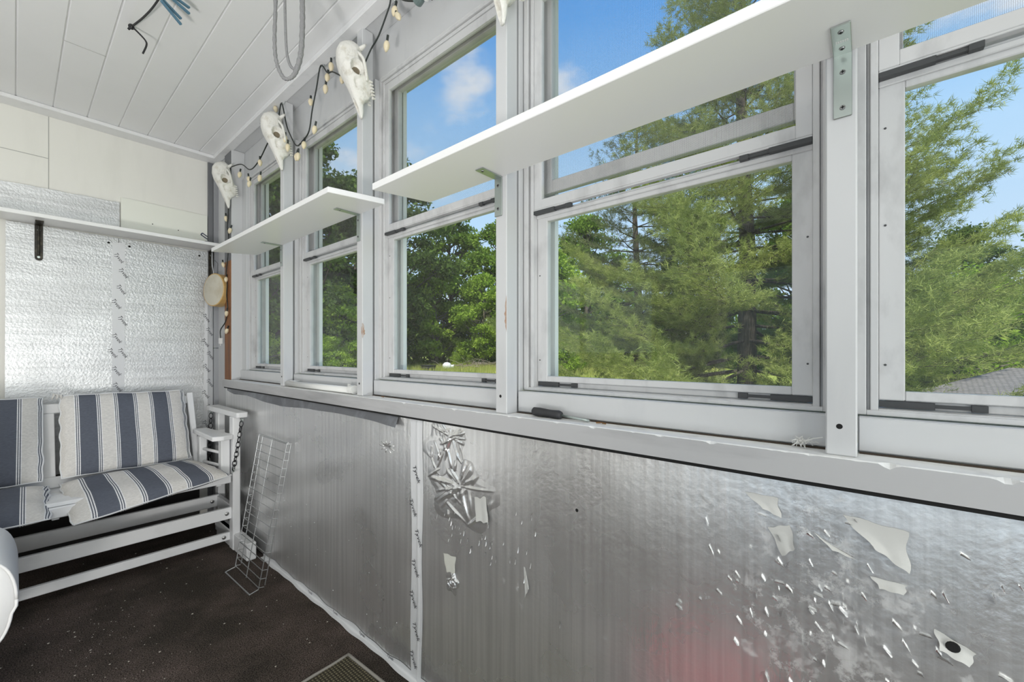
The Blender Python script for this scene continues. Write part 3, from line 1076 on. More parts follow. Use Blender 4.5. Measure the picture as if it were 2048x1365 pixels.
# ------------------------------------------------------------------ far wall insulation
def lettering(text, size, places, mat, parent, name='lettering', shear=0.25):
    """flat writing laid on a surface: places = (origin, right vector, up vector)"""
    cu = bpy.data.curves.new('letters', 'FONT')
    cu.body = text
    cu.size = size
    cu.shear = shear
    cu.resolution_u = 3
    cu.align_x = 'CENTER'
    cu.align_y = 'CENTER'
    cu.offset = 0.0
    tmp = bpy.data.objects.new('letters', cu)
    COL.objects.link(tmp)
    bpy.context.view_layer.update()
    me = bpy.data.meshes.new_from_object(tmp.evaluated_get(bpy.context.evaluated_depsgraph_get()))
    vv = [v.co.copy() for v in me.vertices]
    ff = [tuple(p.vertices) for p in me.polygons]
    bpy.data.objects.remove(tmp)
    bpy.data.curves.remove(cu)
    bpy.data.meshes.remove(me)
    for o, r, u in places:
        m = MB()
        o, r, u = Vector(o), Vector(r).normalized(), Vector(u).normalized()
        m.v = [tuple(o + r * v.x + u * v.y) for v in vv]
        m.f = list(ff)
        m.build(name, mat, parent)

def far_places(pts, ang, y):
    a = R(ang)
    return [((x, y, z), (math.cos(a), 0, math.sin(a)), (-math.sin(a), 0, math.cos(a))) for x, z in pts]

FY = YF - 0.012
def ragged(x0, x1, za, zb, n, amp, seed):
    rr = random.Random(seed)
    return [(x0 + (x1 - x0) * i / n, za + (zb - za) * i / n + rr.uniform(-amp, amp)) for i in range(n + 1)]

def slab_xz(name, poly, y0, y1, mat, label=None, cat=None, group=None, parent=None):
    n = len(poly)
    m = MB()
    m.v = [(x, y0, z) for x, z in poly] + [(x, y1, z) for x, z in poly]
    m.f = [tuple(range(n)), tuple(n + i for i in reversed(range(n)))] + [(i, (i + 1) % n, n + (i + 1) % n, n + i) for i in range(n)]
    o = m.build(name, mat, parent)
    if label:
        tag(o, label, cat, group)
    return o
slab_xz('insulation_board', [(-0.60, 1.713), (0.379, 1.713)] + list(reversed(ragged(-0.60, 0.379, 1.868, 1.888, 26, 0.0025, 3))), FY, YF - 0.0005, M['foil_far'],
        'foil faced insulation offcut standing on the far shelf, ragged top edge', 'insulation')
fb = slab_xz('insulation_board', [(0.384, 1.713), (0.786, 1.713)] + list(reversed(ragged(0.384, 0.786, 1.917, 1.913, 14, 0.0015, 5))), FY - 0.002, YF - 0.0005, M['foam'],
             'cream foam insulation offcut standing on the far shelf beside the corner', 'insulation')
# fragment of navy outline lettering cut off by the edge of the foam board
nv = MB()
nv.bar((0.752, FY - 0.0026, 1.788), (0.786, FY - 0.0026, 1.766), 0.0015, 0.005, (0, 0, 1))
nv.bar((0.760, FY - 0.0026, 1.800), (0.786, FY - 0.0026, 1.783), 0.0015, 0.005, (0, 0, 1))
nv.bar((0.752, FY - 0.0026, 1.788), (0.760, FY - 0.0026, 1.800), 0.0015, 0.005, (0, 0, 1))
nv.tube([(0.786 - 0.036 * math.cos(t), FY - 0.0026, 1.722 + 0.030 * math.sin(t)) for t in np.linspace(0.0, 1.55, 12)], 0.003, 6)
nv.tube([(0.786 - 0.020 * math.cos(t), FY - 0.0026, 1.722 + 0.016 * math.sin(t)) for t in np.linspace(0.0, 1.55, 12)], 0.003, 6)
nv.build('lettering', M['navy'], fb)
for x_, z_ in ((0.52, 1.80), (0.64, 1.79)):
    MB().lathe([(0.003, 0), (0.002, 0.001)], (x_, FY - 0.002, z_), (0, -1, 0), 8).build('nail_hole', M['hole'], fb)

pa = slab_xz('insulation_board', [(-0.030, 0.425), (0.372, 0.425), (0.374, 1.688), (-0.026, 1.690)], FY, YF - 0.0005, M['foil_far'], 'tall foil faced insulation board under the far shelf, left of the taped seam', 'insulation')
MB().lathe([(0.006, 0), (0.004, 0.001)], (0.335, FY, 1.655), (0, -1, 0), 10).build('nail_hole', M['hole'], pa)
for x_, z_ in ((0.165, 1.535), (0.205, 1.530)):
    MB().hull8([(x_ - 0.012, FY - 0.0006, z_ + 0.006), (x_ + 0.008, FY - 0.0006, z_ - 0.004), (x_ + 0.010, FY - 0.0006, z_ + 0.004), (x_, FY - 0.0006, z_ + 0.009)],
             [(x_ - 0.012, FY, z_ + 0.006), (x_ + 0.008, FY, z_ - 0.004), (x_ + 0.010, FY, z_ + 0.004), (x_, FY, z_ + 0.009)]).build('scuff', M['tape_grey'], pa)
pb = slab_xz('insulation_board', [(0.376, 0.425), (0.789, 0.425), (0.789, 1.686), (0.376, 1.688)], FY, YF - 0.0005, M['foil_far'], 'tall foil faced insulation board under the far shelf, between seam and corner', 'insulation')
for x_, z_ in ((0.42, 1.650), (0.745, 1.655)):
    MB().lathe([(0.006, 0), (0.004, 0.001)], (x_, FY, z_), (0, -1, 0), 10).build('nail_hole', M['hole'], pb)
tp = slab_xz('seam_tape', [(0.346, 0.425), (0.396, 0.425), (0.399, 0.9), (0.402, 1.665), (0.350, 1.660), (0.348, 0.9)], FY - 0.0012, FY - 0.0001, M['tape'], 'white printed seam tape down the middle of the far foil wall', 'tape')
lettering('Tyvek', 0.025, far_places([(0.376, 1.578), (0.395, 1.497), (0.386, 1.404), (0.366, 1.322), (0.392, 1.230), (0.368, 1.132), (0.350, 1.05), (0.392, 1.05), (0.366, 0.95), (0.37, 0.86)], -58, FY - 0.0018), M['ink'], tp)
tp = slab_xz('seam_tape', [(0.763, 0.425), (0.789, 0.425), (0.789, 1.50), (0.776, 1.50), (0.770, 1.0)], FY - 0.0012, FY - 0.0001, M['tape'], 'white printed seam tape along the corner edge of the far foil wall', 'tape')
slab_xz('tape_fold', [(0.7902, 0.5), (0.8155, 0.5), (0.8155, 1.45), (0.7902, 1.46)], FY - 0.0014, FY - 0.0006, M['tape_grey'], parent=tp)
lettering('Tyvek', 0.025, far_places([(0.797, 1.445), (0.782, 1.27), (0.798, 1.185), (0.776, 1.115), (0.802, 1.035), (0.782, 0.955), (0.80, 0.86), (0.777, 0.79), (0.80, 0.70), (0.78, 0.6)], -58, FY - 0.0022), M['ink'], tp)

# ------------------------------------------------------------------ foil boards on the window wall
FX = 0.8285
def slab_yz(name, poly, x0, x1, mat, label=None, cat=None, parent=None):
    n = len(poly)
    m = MB()
    m.v = [(x0, y, z) for y, z in poly] + [(x1, y, z) for y, z in poly]
    m.f = [tuple(range(n)), tuple(n + i for i in reversed(range(n)))] + [(i, (i + 1) % n, n + (i + 1) % n, n + i) for i in range(n)]
    o = m.build(name, mat, parent)
    if label:
        tag(o, label, cat)
    return o

def flap(m, pts, lift, n=10, seed=0):
    """a loosened patch of facing: a small sheet standing off the board along one side. pts: 4 corners (y, z), the lifted side is the 3rd-4th corner"""
    rr = random.Random(seed)
    ph = rr.uniform(0, 6)
    def fn(u, v):
        a, b, c, d = pts
        y = (1 - u) * (1 - v) * a[0] + u * (1 - v) * b[0] + u * v * c[0] + (1 - u) * v * d[0]
        z = (1 - u) * (1 - v) * a[1] + u * (1 - v) * b[1] + u * v * c[1] + (1 - u) * v * d[1]
        off = lift * v * v + 0.12 * lift * math.sin(9 * u + ph) * v
        return (FX - 0.0008 - off, y + 0.10 * (b[0] - a[0]) * math.sin(8 * v + ph) * 0.3, z + 0.1 * (d[1] - a[1]) * math.sin(11 * u + ph) * 0.3)
    return m.grid(fn, n, n)

def crumple(m, y0, y1, z0, z1, amp, seed, n=90, hub=(0.35, 0.75)):
    """foil pulled into sharp creases that run from a hub and fade out at the edges"""
    r2 = np.random.default_rng(seed)
    lines = []
    for k in range(34):
        if k < 12:
            a = r2.uniform(0, 2 * math.pi)
            L = r2.uniform(0.2, 0.5)
            lines.append((hub[0] + math.cos(a) * L * 0.5, hub[1] + math.sin(a) * L * 0.5, a, L * 0.55, r2.uniform(0.012, 0.035), r2.uniform(0.5, 1)))
        else:
            lines.append((r2.uniform(0.1, 0.9), r2.uniform(0.1, 0.9), r2.normal(1.5, 0.6), r2.uniform(0.08, 0.25), r2.uniform(0.012, 0.04), r2.uniform(0.3, 0.9)))
    def fn(u, v):
        h = 0.14 + 0.05 * math.sin(7 * u + seed) * math.sin(6 * v)
        for cu, cv, a, ln_, wd, st in lines:
            dx, dy = u - cu, v - cv
            t = dx * math.cos(a) + dy * math.sin(a)
            q = -dx * math.sin(a) + dy * math.cos(a) + 0.25 * t * t
            h += 0.6 * st * max(0, 1 - abs(q) / wd) * max(0, 1 - (t / ln_) ** 2)
        rad = math.hypot((u - 0.5) / 0.5, (v - 0.5) / 0.5) + 0.16 * math.sin(5 * math.atan2(v - 0.5, u - 0.5) + seed)
        k = max(-0.4, min(1, (0.98 - rad) / 0.22))
        return (FX + 0.0004 - amp * (h * k if k > 0 else k * 0.3), y0 + (y1 - y0) * u, z0 + (z1 - z0) * v)
    return m.grid(fn, n, n)

A = slab_yz('insulation_board', [(1.092, 0.012), (2.968, 0.012), (2.968, 0.838), (1.092, 0.836)], FX, 0.8415, M['foil_low'], 'foil faced insulation board under the far windows, behind the wire rack', 'insulation')
m = MB()
for s_ in range(9):
    a = s_ * math.pi / 4.5
    m.bar((FX - 0.0012, 1.262 + 0.018 * math.cos(a), 0.727 + 0.010 * math.sin(a)), (FX - 0.0004, 1.262 + 0.045 * math.cos(a), 0.727 + 0.022 * math.sin(a)), 0.003, 0.002, (1, 0, 0))
flap(m, [(1.283, 0.726), (1.243, 0.722), (1.245, 0.734), (1.280, 0.737)], 0.004, 8, 2)
m.build('dented_foil', M['crumple'], A, smooth=True)
sp = MB()
rr = random.Random(4)
for k in range(26):
    y, z = rr.uniform(1.14, 2.2), rr.uniform(0.06, 0.42)
    sp.lathe([(rr.uniform(0.001, 0.0026), 0), (0.0008, 0.0012)], (FX, y, z), (-1, 0, 0), 6)
sp.build('paint_fleck', M['tape'], A)['kind'] = 'stuff'

B = slab_yz('insulation_board', [(YN + 0.01, 0.012), (1.089, 0.012), (1.089, 0.836), (YN + 0.01, 0.838)], FX, 0.8415, M['foil_low'], 'large scraped foil faced insulation board under the near windows', 'insulation')
m = MB()
crumple(m, 0.86, 1.064, 0.672, 0.848, 0.009, 5)
m.build('crumpled_foil', M['crumple'], B, smooth=True)
m = MB()
crumple(m, 0.74, 1.04, 0.545, 0.745, 0.010, 9, hub=(0.5, 0.6))
m.build('crumpled_foil', M['crumple'], B, smooth=True)
for q_, lf_, n_, sd_ in [([(0.838, 0.655), (0.795, 0.668), (0.775, 0.593), (0.820, 0.588)], 0.010, 10, 1),
                         ([(0.660, 0.512), (0.655, 0.51), (0.640, 0.462), (0.652, 0.440)], 0.004, 8, 3),
                         ([(0.165, 0.806), (0.115, 0.806), (0.108, 0.775), (0.135, 0.785)], 0.006, 8, 4),
                         ([(0.128, 0.752), (0.096, 0.765), (0.089, 0.730), (0.107, 0.712)], 0.008, 8, 6),
                         ([(0.065, 0.762), (0.045, 0.748), (0.010, 0.735), (0.040, 0.742)], 0.005, 8, 7),
                         ([(0.030, 0.800), (-0.045, 0.792), (-0.047, 0.735), (-0.010, 0.760)], 0.008, 10, 8),
                         ([(-0.004, 0.715), (-0.045, 0.715), (-0.042, 0.703), (-0.016, 0.703)], 0.008, 8, 9),
                         ([(0.048, 0.505), (-0.012, 0.498), (-0.032, 0.405), (0.004, 0.410)], 0.012, 10, 10),
                         ([(0.070, 0.522), (0.050, 0.500), (0.058, 0.470), (0.076, 0.480)], 0.008, 8, 12),
                         ([(-0.072, 0.665), (-0.112, 0.648), (-0.106, 0.632), (-0.078, 0.642)], 0.010, 8, 11)]:
    flap(MB(), q_, lf_, n_, sd_).build('torn_patch', M['torn'], B, smooth=True)
flap2 = MB()
flap(flap2, [(0.968, 0.452), (0.912, 0.455), (0.914, 0.408), (0.950, 0.402)], 0.003, 8, 14)
flap2.build('torn_patch', M['torn_cream'], B, smooth=True)['label'] = 'cream torn patch where the foil has peeled down'
m = MB()
crumple(m, 0.898, 0.958, 0.340, 0.410, 0.010, 15, 40)
o_ = m.build('peeled_foil', M['crumple'], B, smooth=True)
ch = MB()
rr = random.Random(21)
for k in range(100):
    y = rr.gauss(0.02, 0.12)
    z = rr.gauss(0.63, 0.085)
    if not (-0.2 < y < 0.34 and 0.4 < z < 0.80):
        continue
    L = rr.uniform(0.004, 0.017)
    a = rr.gauss(-0.75, 0.45)
    dy, dz = -L * math.cos(a), L * math.sin(a)
    wdt = rr.uniform(0.0015, 0.005)
    flap(ch, [(y, z), (y + dy, z + dz), (y + dy * 0.8, z + dz + wdt), (y + dy * 0.1, z + wdt)], rr.uniform(0.002, 0.006), 3, k)
for k in range(46):
    y, z = rr.gauss(0.80, 0.10), rr.gauss(0.55, 0.05)
    L = rr.uniform(0.006, 0.02)
    flap(ch, [(y, z), (y - 0.004, z + 0.001), (y - 0.003, z - L), (y - 0.001, z - L)], rr.uniform(0.001, 0.004), 3, k)
for k in range(30):
    y, z = rr.gauss(-0.14, 0.02), rr.gauss(0.43, 0.03)
    flap(ch, [(y, z), (y - 0.003, z), (y - 0.006, z - 0.012), (y - 0.002, z - 0.014)], 0.004, 3, k)
ch.build('foil_shred', M['crumple'], B)['kind'] = 'stuff'
MB().lathe([(0.0075, 0), (0.006, 0.0006)], (FX - 0.0065, -0.090, 0.650), (-1, 0, 0), 14).build('puncture', M['hole'], B)
for y, z, r in ((0.505, 0.69, 0.004), (0.475, 0.30, 0.004), (0.315, 0.12, 0.003)):
    MB().lathe([(r, 0), (r * 0.8, 0.0008)], (FX, y, z), (-1, 0, 0), 10).build('puncture', M['hole'], B)

def vertical_tape():
    m = MB()
    def fn(u, v):
        w0, w1 = 1.124 + 0.004 * math.sin(9 * v), 1.062 + 0.008 * (1 - v) + 0.003 * math.sin(14 * v + 1)
        fold = 0.0025 * math.exp(-((u - 0.62 - 0.05 * math.sin(6 * v)) / 0.06) ** 2)
        return (FX - 0.0012 - fold, w0 + (w1 - w0) * u, 0.004 + 0.832 * v)
    m.grid(fn, 12, 60)
    o = m.build('seam_tape', M['tape'], smooth=True)
    tag(o, 'white printed seam tape running down between the two lower foil boards', 'tape')
    def pl(pts, ang):
        a = R(ang)
        return [((FX - 0.0050, y, z), (0, -math.cos(a), math.sin(a)), (0, math.sin(a), math.cos(a))) for y, z in pts]
    lettering('Tyvek', 0.024, pl([(1.092, 0.665), (1.110, 0.555), (1.082, 0.465), (1.098, 0.365), (1.109, 0.262), (1.094, 0.165), (1.108, 0.07)], -62), M['ink'], o)
vertical_tape()

def floor_tape():
    m = MB()
    def fn(u, v):
        y = 1.02 + (2.37 - 1.02) * v
        wob = 0.0022 * math.sin(23 * v) + 0.0016 * math.sin(57 * v + 1)
        s = u * (0.034 + 2 * wob)
        if s < 0.017:
            return (0.8115 - wob + s, y, 0.0022 + 0.004 * s)
        return (FX - 0.0014, y, 0.003 + (s - 0.017))
    m.grid(fn, 8, 90)
    o = m.build('floor_tape', M['tape'], smooth=True)
    tag(o, 'white printed tape along the foot of the foil wall', 'tape')
    lettering('Tyvek', 0.016, [((FX - 0.0030, y, 0.012), (0, -1, 0), (0, 0, 1)) for y in (1.24, 1.42, 1.62, 1.84)], M['ink'], o)
floor_tape()

def duct_strip():
    m = MB()
    top = [(2.96, 0.836), (2.156, 0.838), (1.5, 0.838), (1.19, 0.832)]
    def fn(u, v):
        y = 2.93 + (1.19 - 2.93) * u
        zt = 0.8375
        depth = np.interp(u, [0, 0.08, 0.2, 0.3, 0.45, 0.62, 0.8, 0.93, 1.0], [0.012, 0.028, 0.020, 0.034, 0.044, 0.030, 0.026, 0.030, 0.034])
        z = zt - depth * v
        x = FX - 0.003 - 0.006 * v * (0.4 + 0.6 * math.sin(7 * u) ** 2) - 0.0025 * math.sin(40 * u) * v - 0.012 * v * max(0, u - 0.85) / 0.15
        return (x, y - 0.03 * v * max(0, u - 0.8), z)
    m.grid(fn, 90, 6)
    tag(m.build('peeling_tape', M['duct'], smooth=True), 'loose dark grey tape strip sagging from under the sill', 'tape')
duct_strip()

# ------------------------------------------------------------------ things on the sill
def pipe():
    t = thing('white_pipe', 'white plastic pipe lying on the sill between two posts', 'pipe', (0.85, 1.83, 0.9))
    MB().tube([(0.846, 2.120, 0.9035), (0.846, 1.512, 0.9035)], 0.0135, 20).build('tube', M['pvc'], t, smooth=True)
    e = MB().lathe([(0.0172, 0), (0.0172, 0.026), (0.0135, 0.026), (0.0128, 0.004)], (0.846, 1.508, 0.9072), (0, 1, 0), 24)
    e.build('end_cap', M['pvc'], t)
    MB().box(0.838, 0.868, 2.04, 2.09, 0.9165, 0.9185).build('clip', M['pvc'], t)
    MB().box(0.848, 0.856, 1.555, 1.563, 0.9155, 0.927).build('peg', M['pvc'], t)
pipe()

def screwdriver():
    t = thing('screwdriver', 'screwdriver with black grip lying on the sill under the middle window', 'screwdriver', (0.855, 0.59, 0.9))
    a, b, c = Vector((0.853, 0.650, 0.9015)), Vector((0.853, 0.563, 0.8985)), Vector((0.853, 0.492, 0.8935))
    ax = (b - a).normalized()
    MB().lathe([(0.006, 0), (0.0105, 0.004), (0.0112, 0.02), (0.0098, 0.055), (0.0112, 0.078), (0.009, 0.086), (0.005, 0.088)], a, ax, 14).build('handle', M['rubber'], t, smooth=True)
    MB().tube([b, c], 0.0032, 10).build('shaft', M['steel'], t, smooth=True)
    MB().tube([c, c + ax * 0.006], 0.0045, 10, radii=[0.0034, 0.002]).build('tip', M['steel'], t)
screwdriver()

def leaf_bits(pts, seed):
    rr = random.Random(seed)
    m = MB()
    for (x, y, z) in pts:
        L = rr.uniform(0.006, 0.014)
        a = rr.uniform(0, 6)
        dx, dy = L * math.cos(a), L * math.sin(a)
        def fn(u, v, x=x, y=y, z=z, dx=dx, dy=dy):
            w = math.sin(math.pi * min(max(u, 0.02), 0.98)) * 0.4
            return (x + dx * (u - 0.5) - dy * (v - 0.5) * w, y + dy * (u - 0.5) + dx * (v - 0.5) * w, z + 0.0012 + 0.003 * (v - 0.5) ** 2 * 4)
        m.grid(fn, 5, 3)
    return m
lf = leaf_bits([(0.852, 0.462, 0.889), (0.856, 0.455, 0.889), (0.85, 0.448, 0.889)], 2).build('dry_leaf', M['leaf_dry'])
tag(lf, 'small brown dry leaf on the sill beyond the screwdriver tip', 'leaf')
lf2 = leaf_bits([(0.857, 1.335, 0.889), (0.852, 1.32, 0.889)], 3).build('dry_leaf', M['leaf_dry'])
tag(lf2, 'small brown dry leaf on the sill right of the scuffed post', 'leaf')
def fluff():
    rr = random.Random(9)
    m = MB()
    c = Vector((0.856, 0.082, 0.900))
    for k in range(70):
        d = Vector((rr.gauss(0, 1), rr.gauss(0, 1), rr.gauss(0, 0.8))).normalized()
        p = c + Vector((rr.gauss(0, 0.003), rr.gauss(0, 0.006), rr.gauss(0, 0.002)))
        q = p + d * rr.uniform(0.004, 0.013)
        q.z = max(q.z, 0.8905)
        m.tube([p, (p + q) / 2 + Vector((0, 0, 0.002)), q], 0.0006, 4)
    m.tube([c, (0.848, 0.066, 0.909), (0.836, 0.053, 0.914)], 0.0008, 5)
    tag(m.build('fluff_tuft', M['fluff']), 'white tuft of fluff on the sill beside the near post', 'fluff')
fluff()

# ------------------------------------------------------------------ glider bench
def glider():
    g = thing('glider_bench', 'white painted wooden glider bench hung on chains against the far wall', 'bench', (0.12, 2.75, 0))
    P = M['glider']
    xr, xl = 0.766, -0.536
    for sx, xc in (('r', xr), ('l', xl)):
        s = 1 if sx == 'r' else -1
        for (y0, y1, xo) in ((2.565, 2.615, 0.0), (2.895, 2.945, 0.022 * s)):
            o = MB().hull8([(xc + xo - 0.018, y0, 0.0), (xc + xo + 0.018, y0, 0.0), (xc + xo + 0.018, y1 + 0.01, 0.0), (xc + xo - 0.018, y1 + 0.01, 0.0)],
                           [(xc + xo - 0.018, y0, 0.706), (xc + xo + 0.018, y0, 0.706), (xc + xo + 0.018, y1 + 0.01, 0.706), (xc + xo - 0.018, y1 + 0.01, 0.706)])
            o.build('leg', P, g, bevel=0.004)
        ax = xc + 0.012 * s
        a = MB()
        a.prism([(ax - 0.027, 2.525), (ax - 0.020, 2.515), (ax + 0.022, 2.515), (ax + 0.029, 2.525), (ax + 0.029, 3.02), (ax - 0.036, 3.02)], 0.706, 0.734)
        a.build('armrest', P, g, bevel=0.005, seg=2)
        for z0, z1 in ((0.165, 0.225), (0.045, 0.088)):
            MB().box(xc - 0.012, xc + 0.012, 2.62, 2.90, z0, z1).build('side_rail', P, g, bevel=0.003)
    # long rails with bolts
    for nm, y, z0, z1 in (('front_rail', 2.595, 0.163, 0.224), ('bottom_rail', 2.618, 0.042, 0.084), ('rear_rail', 2.86, 0.163, 0.231)):
        x1 = {'front_rail': 0.764, 'bottom_rail': 0.752, 'rear_rail': 0.767}[nm]
        r_ = MB().box(-0.55, x1, y, y + 0.022, z0, z1).build(nm, P, g, bevel=0.003)
        bx = x1 - (0.035 if nm != 'bottom_rail' else 0.030)
        for b_ in (bx, -0.51):
            MB().lathe([(0.010, 0), (0.009, 0.003), (0.004, 0.005)], (b_, y, (z0 + z1) / 2), (0, -1, 0), 16).build('bolt', M['screw'], r_)
    # seat
    sx0, sx1 = -0.50, 0.735
    MB().box(sx0, sx1, 2.545, 2.568, 0.368, 0.412).build('seat_front_rail', P, g, bevel=0.003)
    for k in range(6):
        y = 2.556 + k * 0.062
        z = 0.4135 - k * 0.003
        MB().box(sx0 + 0.01, sx1 - 0.045, y, y + 0.050, z, z + 0.016).build('seat_slat', P, g, bevel=0.003)
    for xx in (sx0 + 0.03, 0.10, sx1 - 0.06):
        MB().box(xx, xx + 0.022, 2.570, 2.93, 0.355, 0.398).build('seat_bearer', P, g, bevel=0.002)
    for s, xo in ((1, 0.0), (-1, 0.0)):
        def X(v):
            return v if s == 1 else 0.235 - v
        def bx(m, a, b, *r):
            lo, hi = sorted((X(a), X(b)))
            return m.box(lo, hi, *r)
        bx(MB(), 0.702, 0.742, 2.590, 2.640, 0.365, 0.594).build('arm_post', P, g, bevel=0.004)
        bx(MB(), 0.668, 0.704, 2.845, 2.892, 0.380, 0.582).build('arm_post', P, g, bevel=0.004)
        ar = MB()
        poly = [(0.655, 2.565), (0.700, 2.548), (0.748, 2.560), (0.752, 2.60), (0.722, 2.93), (0.656, 2.93)]
        ar.prism([(X(a), b) for a, b in (poly if s == 1 else reversed(poly))], 0.592, 0.616)
        ar.build('seat_armrest', P, g, bevel=0.004, seg=2)
        for z in (0.44, 0.51):
            MB().tube([(X(0.686), 2.86, z), (X(0.722), 2.62, z + 0.004)], 0.008, 12).build('spindle', P, g, smooth=True)
    # backrest, leaning back
    a0, a1 = Vector((0, 2.925, 0.40)), Vector((0, 3.085, 0.800))
    d = (a1 - a0)
    nrm = Vector((0, d.z, -d.y)).normalized()
    def back_bar(x0, x1, t0, t1, thick=0.02, off=0.0):
        lo, hi = a0 + d * t0 + nrm * off, a0 + d * t1 + nrm * off
        n2 = nrm * thick
        return [(x0, *lo.yz), (x1, *lo.yz), (x1, *(lo + n2).yz), (x0, *(lo + n2).yz)], [(x0, *hi.yz), (x1, *hi.yz), (x1, *(hi + n2).yz), (x0, *(hi + n2).yz)]
    for x0 in (0.652, -0.447):
        MB().hull8(*back_bar(x0, x0 + 0.030, -0.04, 1.0, 0.045, -0.045)).build('back_stile', P, g, bevel=0.003)
    MB().hull8(*back_bar(-0.417, 0.652, 0.86, 0.97, 0.02, -0.03)).build('back_top_rail', P, g, bevel=0.003)
    MB().hull8(*back_bar(-0.417, 0.652, 0.02, 0.14, 0.02, -0.03)).build('back_bottom_rail', P, g, bevel=0.003)
    for k in range(9):
        x0 = -0.395 + k * 0.1175
        MB().hull8(*back_bar(x0, x0 + 0.052, 0.14, 0.86, 0.012, -0.026)).build('back_slat', P, g, bevel=0.002)
    # chains
    def chain(p, q, n):
        m = MB()
        p, q = Vector(p), Vector(q)
        dv = (q - p)
        for i in range(n):
            c = p + dv * ((i + 0.5) / n) + Vector((0, 0, -0.010 * math.sin(math.pi * (i + 0.5) / n)))
            t = dv.normalized()
            side = t.orthogonal().normalized() if i % 2 == 0 else t.cross(t.orthogonal()).normalized()
            m.torus(c, side, dv.length / n * 0.62, 0.0026, 14, 6, 0.62, t)
        o = m.build('chain', M['chain'], g, smooth=True)
        e = MB().torus(p + Vector((0.0, 0, 0.008)), (1, 0.2, 0), 0.011, 0.0026, 16, 6)
        e.tube([p + Vector((0, 0, 0.018)), p + Vector((0, 0, 0.03))], 0.003, 6)
        e.build('eye_bolt', M['steel'], o, smooth=True)
        MB().torus(q, (1, 0, 0), 0.010, 0.0026, 16, 6).build('eye_bolt', M['steel'], o, smooth=True)
    for xo, s in ((0.0, 1), (-1.26, -1)):
        chain((0.787 + xo if s == 1 else -0.557, 2.560, 0.682), (0.748 + xo if s == 1 else -0.518, 2.560, 0.430), 10)
        chain((0.757 if s == 1 else -0.527, 2.985, 0.690), (0.742 if s == 1 else -0.512, 2.96, 0.420), 10)
glider()

def pillow(c00, c10, c11, c01, thick, nrm, nu=48, nv=36, seed=0, sag=0.0, uoff=0.0, us=1.0, corner=0.0, crease=0.0):
    """padded sheet: c00-c10 is one edge (u), c01-c11 the opposite"""
    c00, c10, c11, c01, nrm = map(Vector, (c00, c10, c11, c01, nrm))
    rr = random.Random(seed)
    ph = [rr.uniform(0, 6.3) for _ in range(6)]
    def mid(u, v):
        p = c00 * (1 - u) * (1 - v) + c10 * u * (1 - v) + c11 * u * v + c01 * (1 - u) * v
        e = min(u, 1 - u) * 12
        edge = (0.0016 * math.sin(33 * v + ph[0]) + 0.0016 * math.sin(19 * v * v + 8 * v + ph[5])) * max(0, 1 - e)
        p = p + (c10 - c00).normalized() * edge
        ev = max(0, 1 - min(v, 1 - v) * 12)
        p = p + (c01 - c00).normalized() * ((0.0015 * math.sin(22 * u + ph[1]) + 0.0018 * math.sin(9 * u + ph[2])) * ev)
        return p
    def prof(u, v):
        a, b = abs(2 * u - 1), abs(2 * v - 1)
        return (max(0.0, 1 - a ** 5) ** 0.55) * (max(0.0, 1 - b ** 3) ** 0.5)
    def wr(u, v):
        return 0.0035 * math.sin(13 * v + 3 * u + ph[2]) * math.sin(5 * u + ph[3]) + 0.002 * math.sin(31 * v + 7 * u + ph[4]) * max(0, 0.7 - min(u, 1 - u) * 4)
    m = MB()
    m.grid(lambda u, v: mid(u, v) + nrm * (thick * 0.62 * prof(u, v) + wr(u, v) * prof(u, v) - crease * math.exp(-((v - 0.32) / 0.05) ** 2) * prof(u, v)), nu, nv)
    m.grid(lambda u, v: mid(u, v) - nrm * (thick * 0.38 * prof(u, v)), nu, nv)
    for k in m.uv:
        u, v = m.uv[k]
        m.uv[k] = (uoff + us * u, v)
    edge = [mid(t, 0) for t in np.linspace(0, 1, 40)] + [mid(1, t) for t in np.linspace(0, 1, 30)] + [mid(1 - t, 1) for t in np.linspace(0, 1, 40)] + [mid(0, 1 - t) for t in np.linspace(0, 1, 30)]
    return m, edge

def cushion(label, x0, x1, uoff, front, us=1.0, flip=False):
    t = thing('seat_cushion', label, 'cushion', ((x0 + x1) / 2, 2.72, 0.43), group='striped glider cushions')
    n1 = Vector((0, -0.93, 0.37))
    m, e = pillow((x0, 2.840, 0.470), (x1 - 0.005, 2.830, 0.470), (x1, 3.030, 0.832), (x0 + 0.005, 3.030, 0.838), 0.062, n1, seed=1 + int(flip), uoff=uoff, us=us)
    o = m.build('back_pad', M['stripes'], t, smooth=True)
    MB().tube(e, 0.0032, 6, False).build('piping', M['tape'], o, smooth=True)
    tb = MB()
    for k in range(3):
        c = Vector((x0 - 0.002, 3.03, 0.835))
        tb.tube([c, c + Vector((-0.012 + 0.012 * k, -0.014, 0.012 - 0.004 * k)), c + Vector((-0.020 + 0.016 * k, -0.012, -0.012))], 0.006, 6, radii=[0.004, 0.007, 0.003])
    tb.build('tie', M['stripes'], o, smooth=True)
    fl, fr = front
    m, e = pillow(fl, fr, (x1 + 0.012, 2.815, 0.447), (x0 - 0.005, 2.815, 0.447), 0.082, (0.0, -0.16, 0.98), seed=4 + int(flip), uoff=uoff, us=us, sag=0.01)
    o = m.build('seat_pad', M['stripes'], t, smooth=True)
    MB().tube(e, 0.0032, 6, False).build('piping', M['tape'], o, smooth=True)
    return t
cushion('right striped cushion on the glider, whole in view', 0.140, 0.630, 0.0, ((0.152, 2.435, 0.355), (0.712, 2.470, 0.427)))
cushion('left striped cushion on the glider, cut by the picture edge', -0.395, 0.088, 0.0, ((-0.40, 2.480, 0.388), (0.094, 2.470, 0.390)), flip=True)

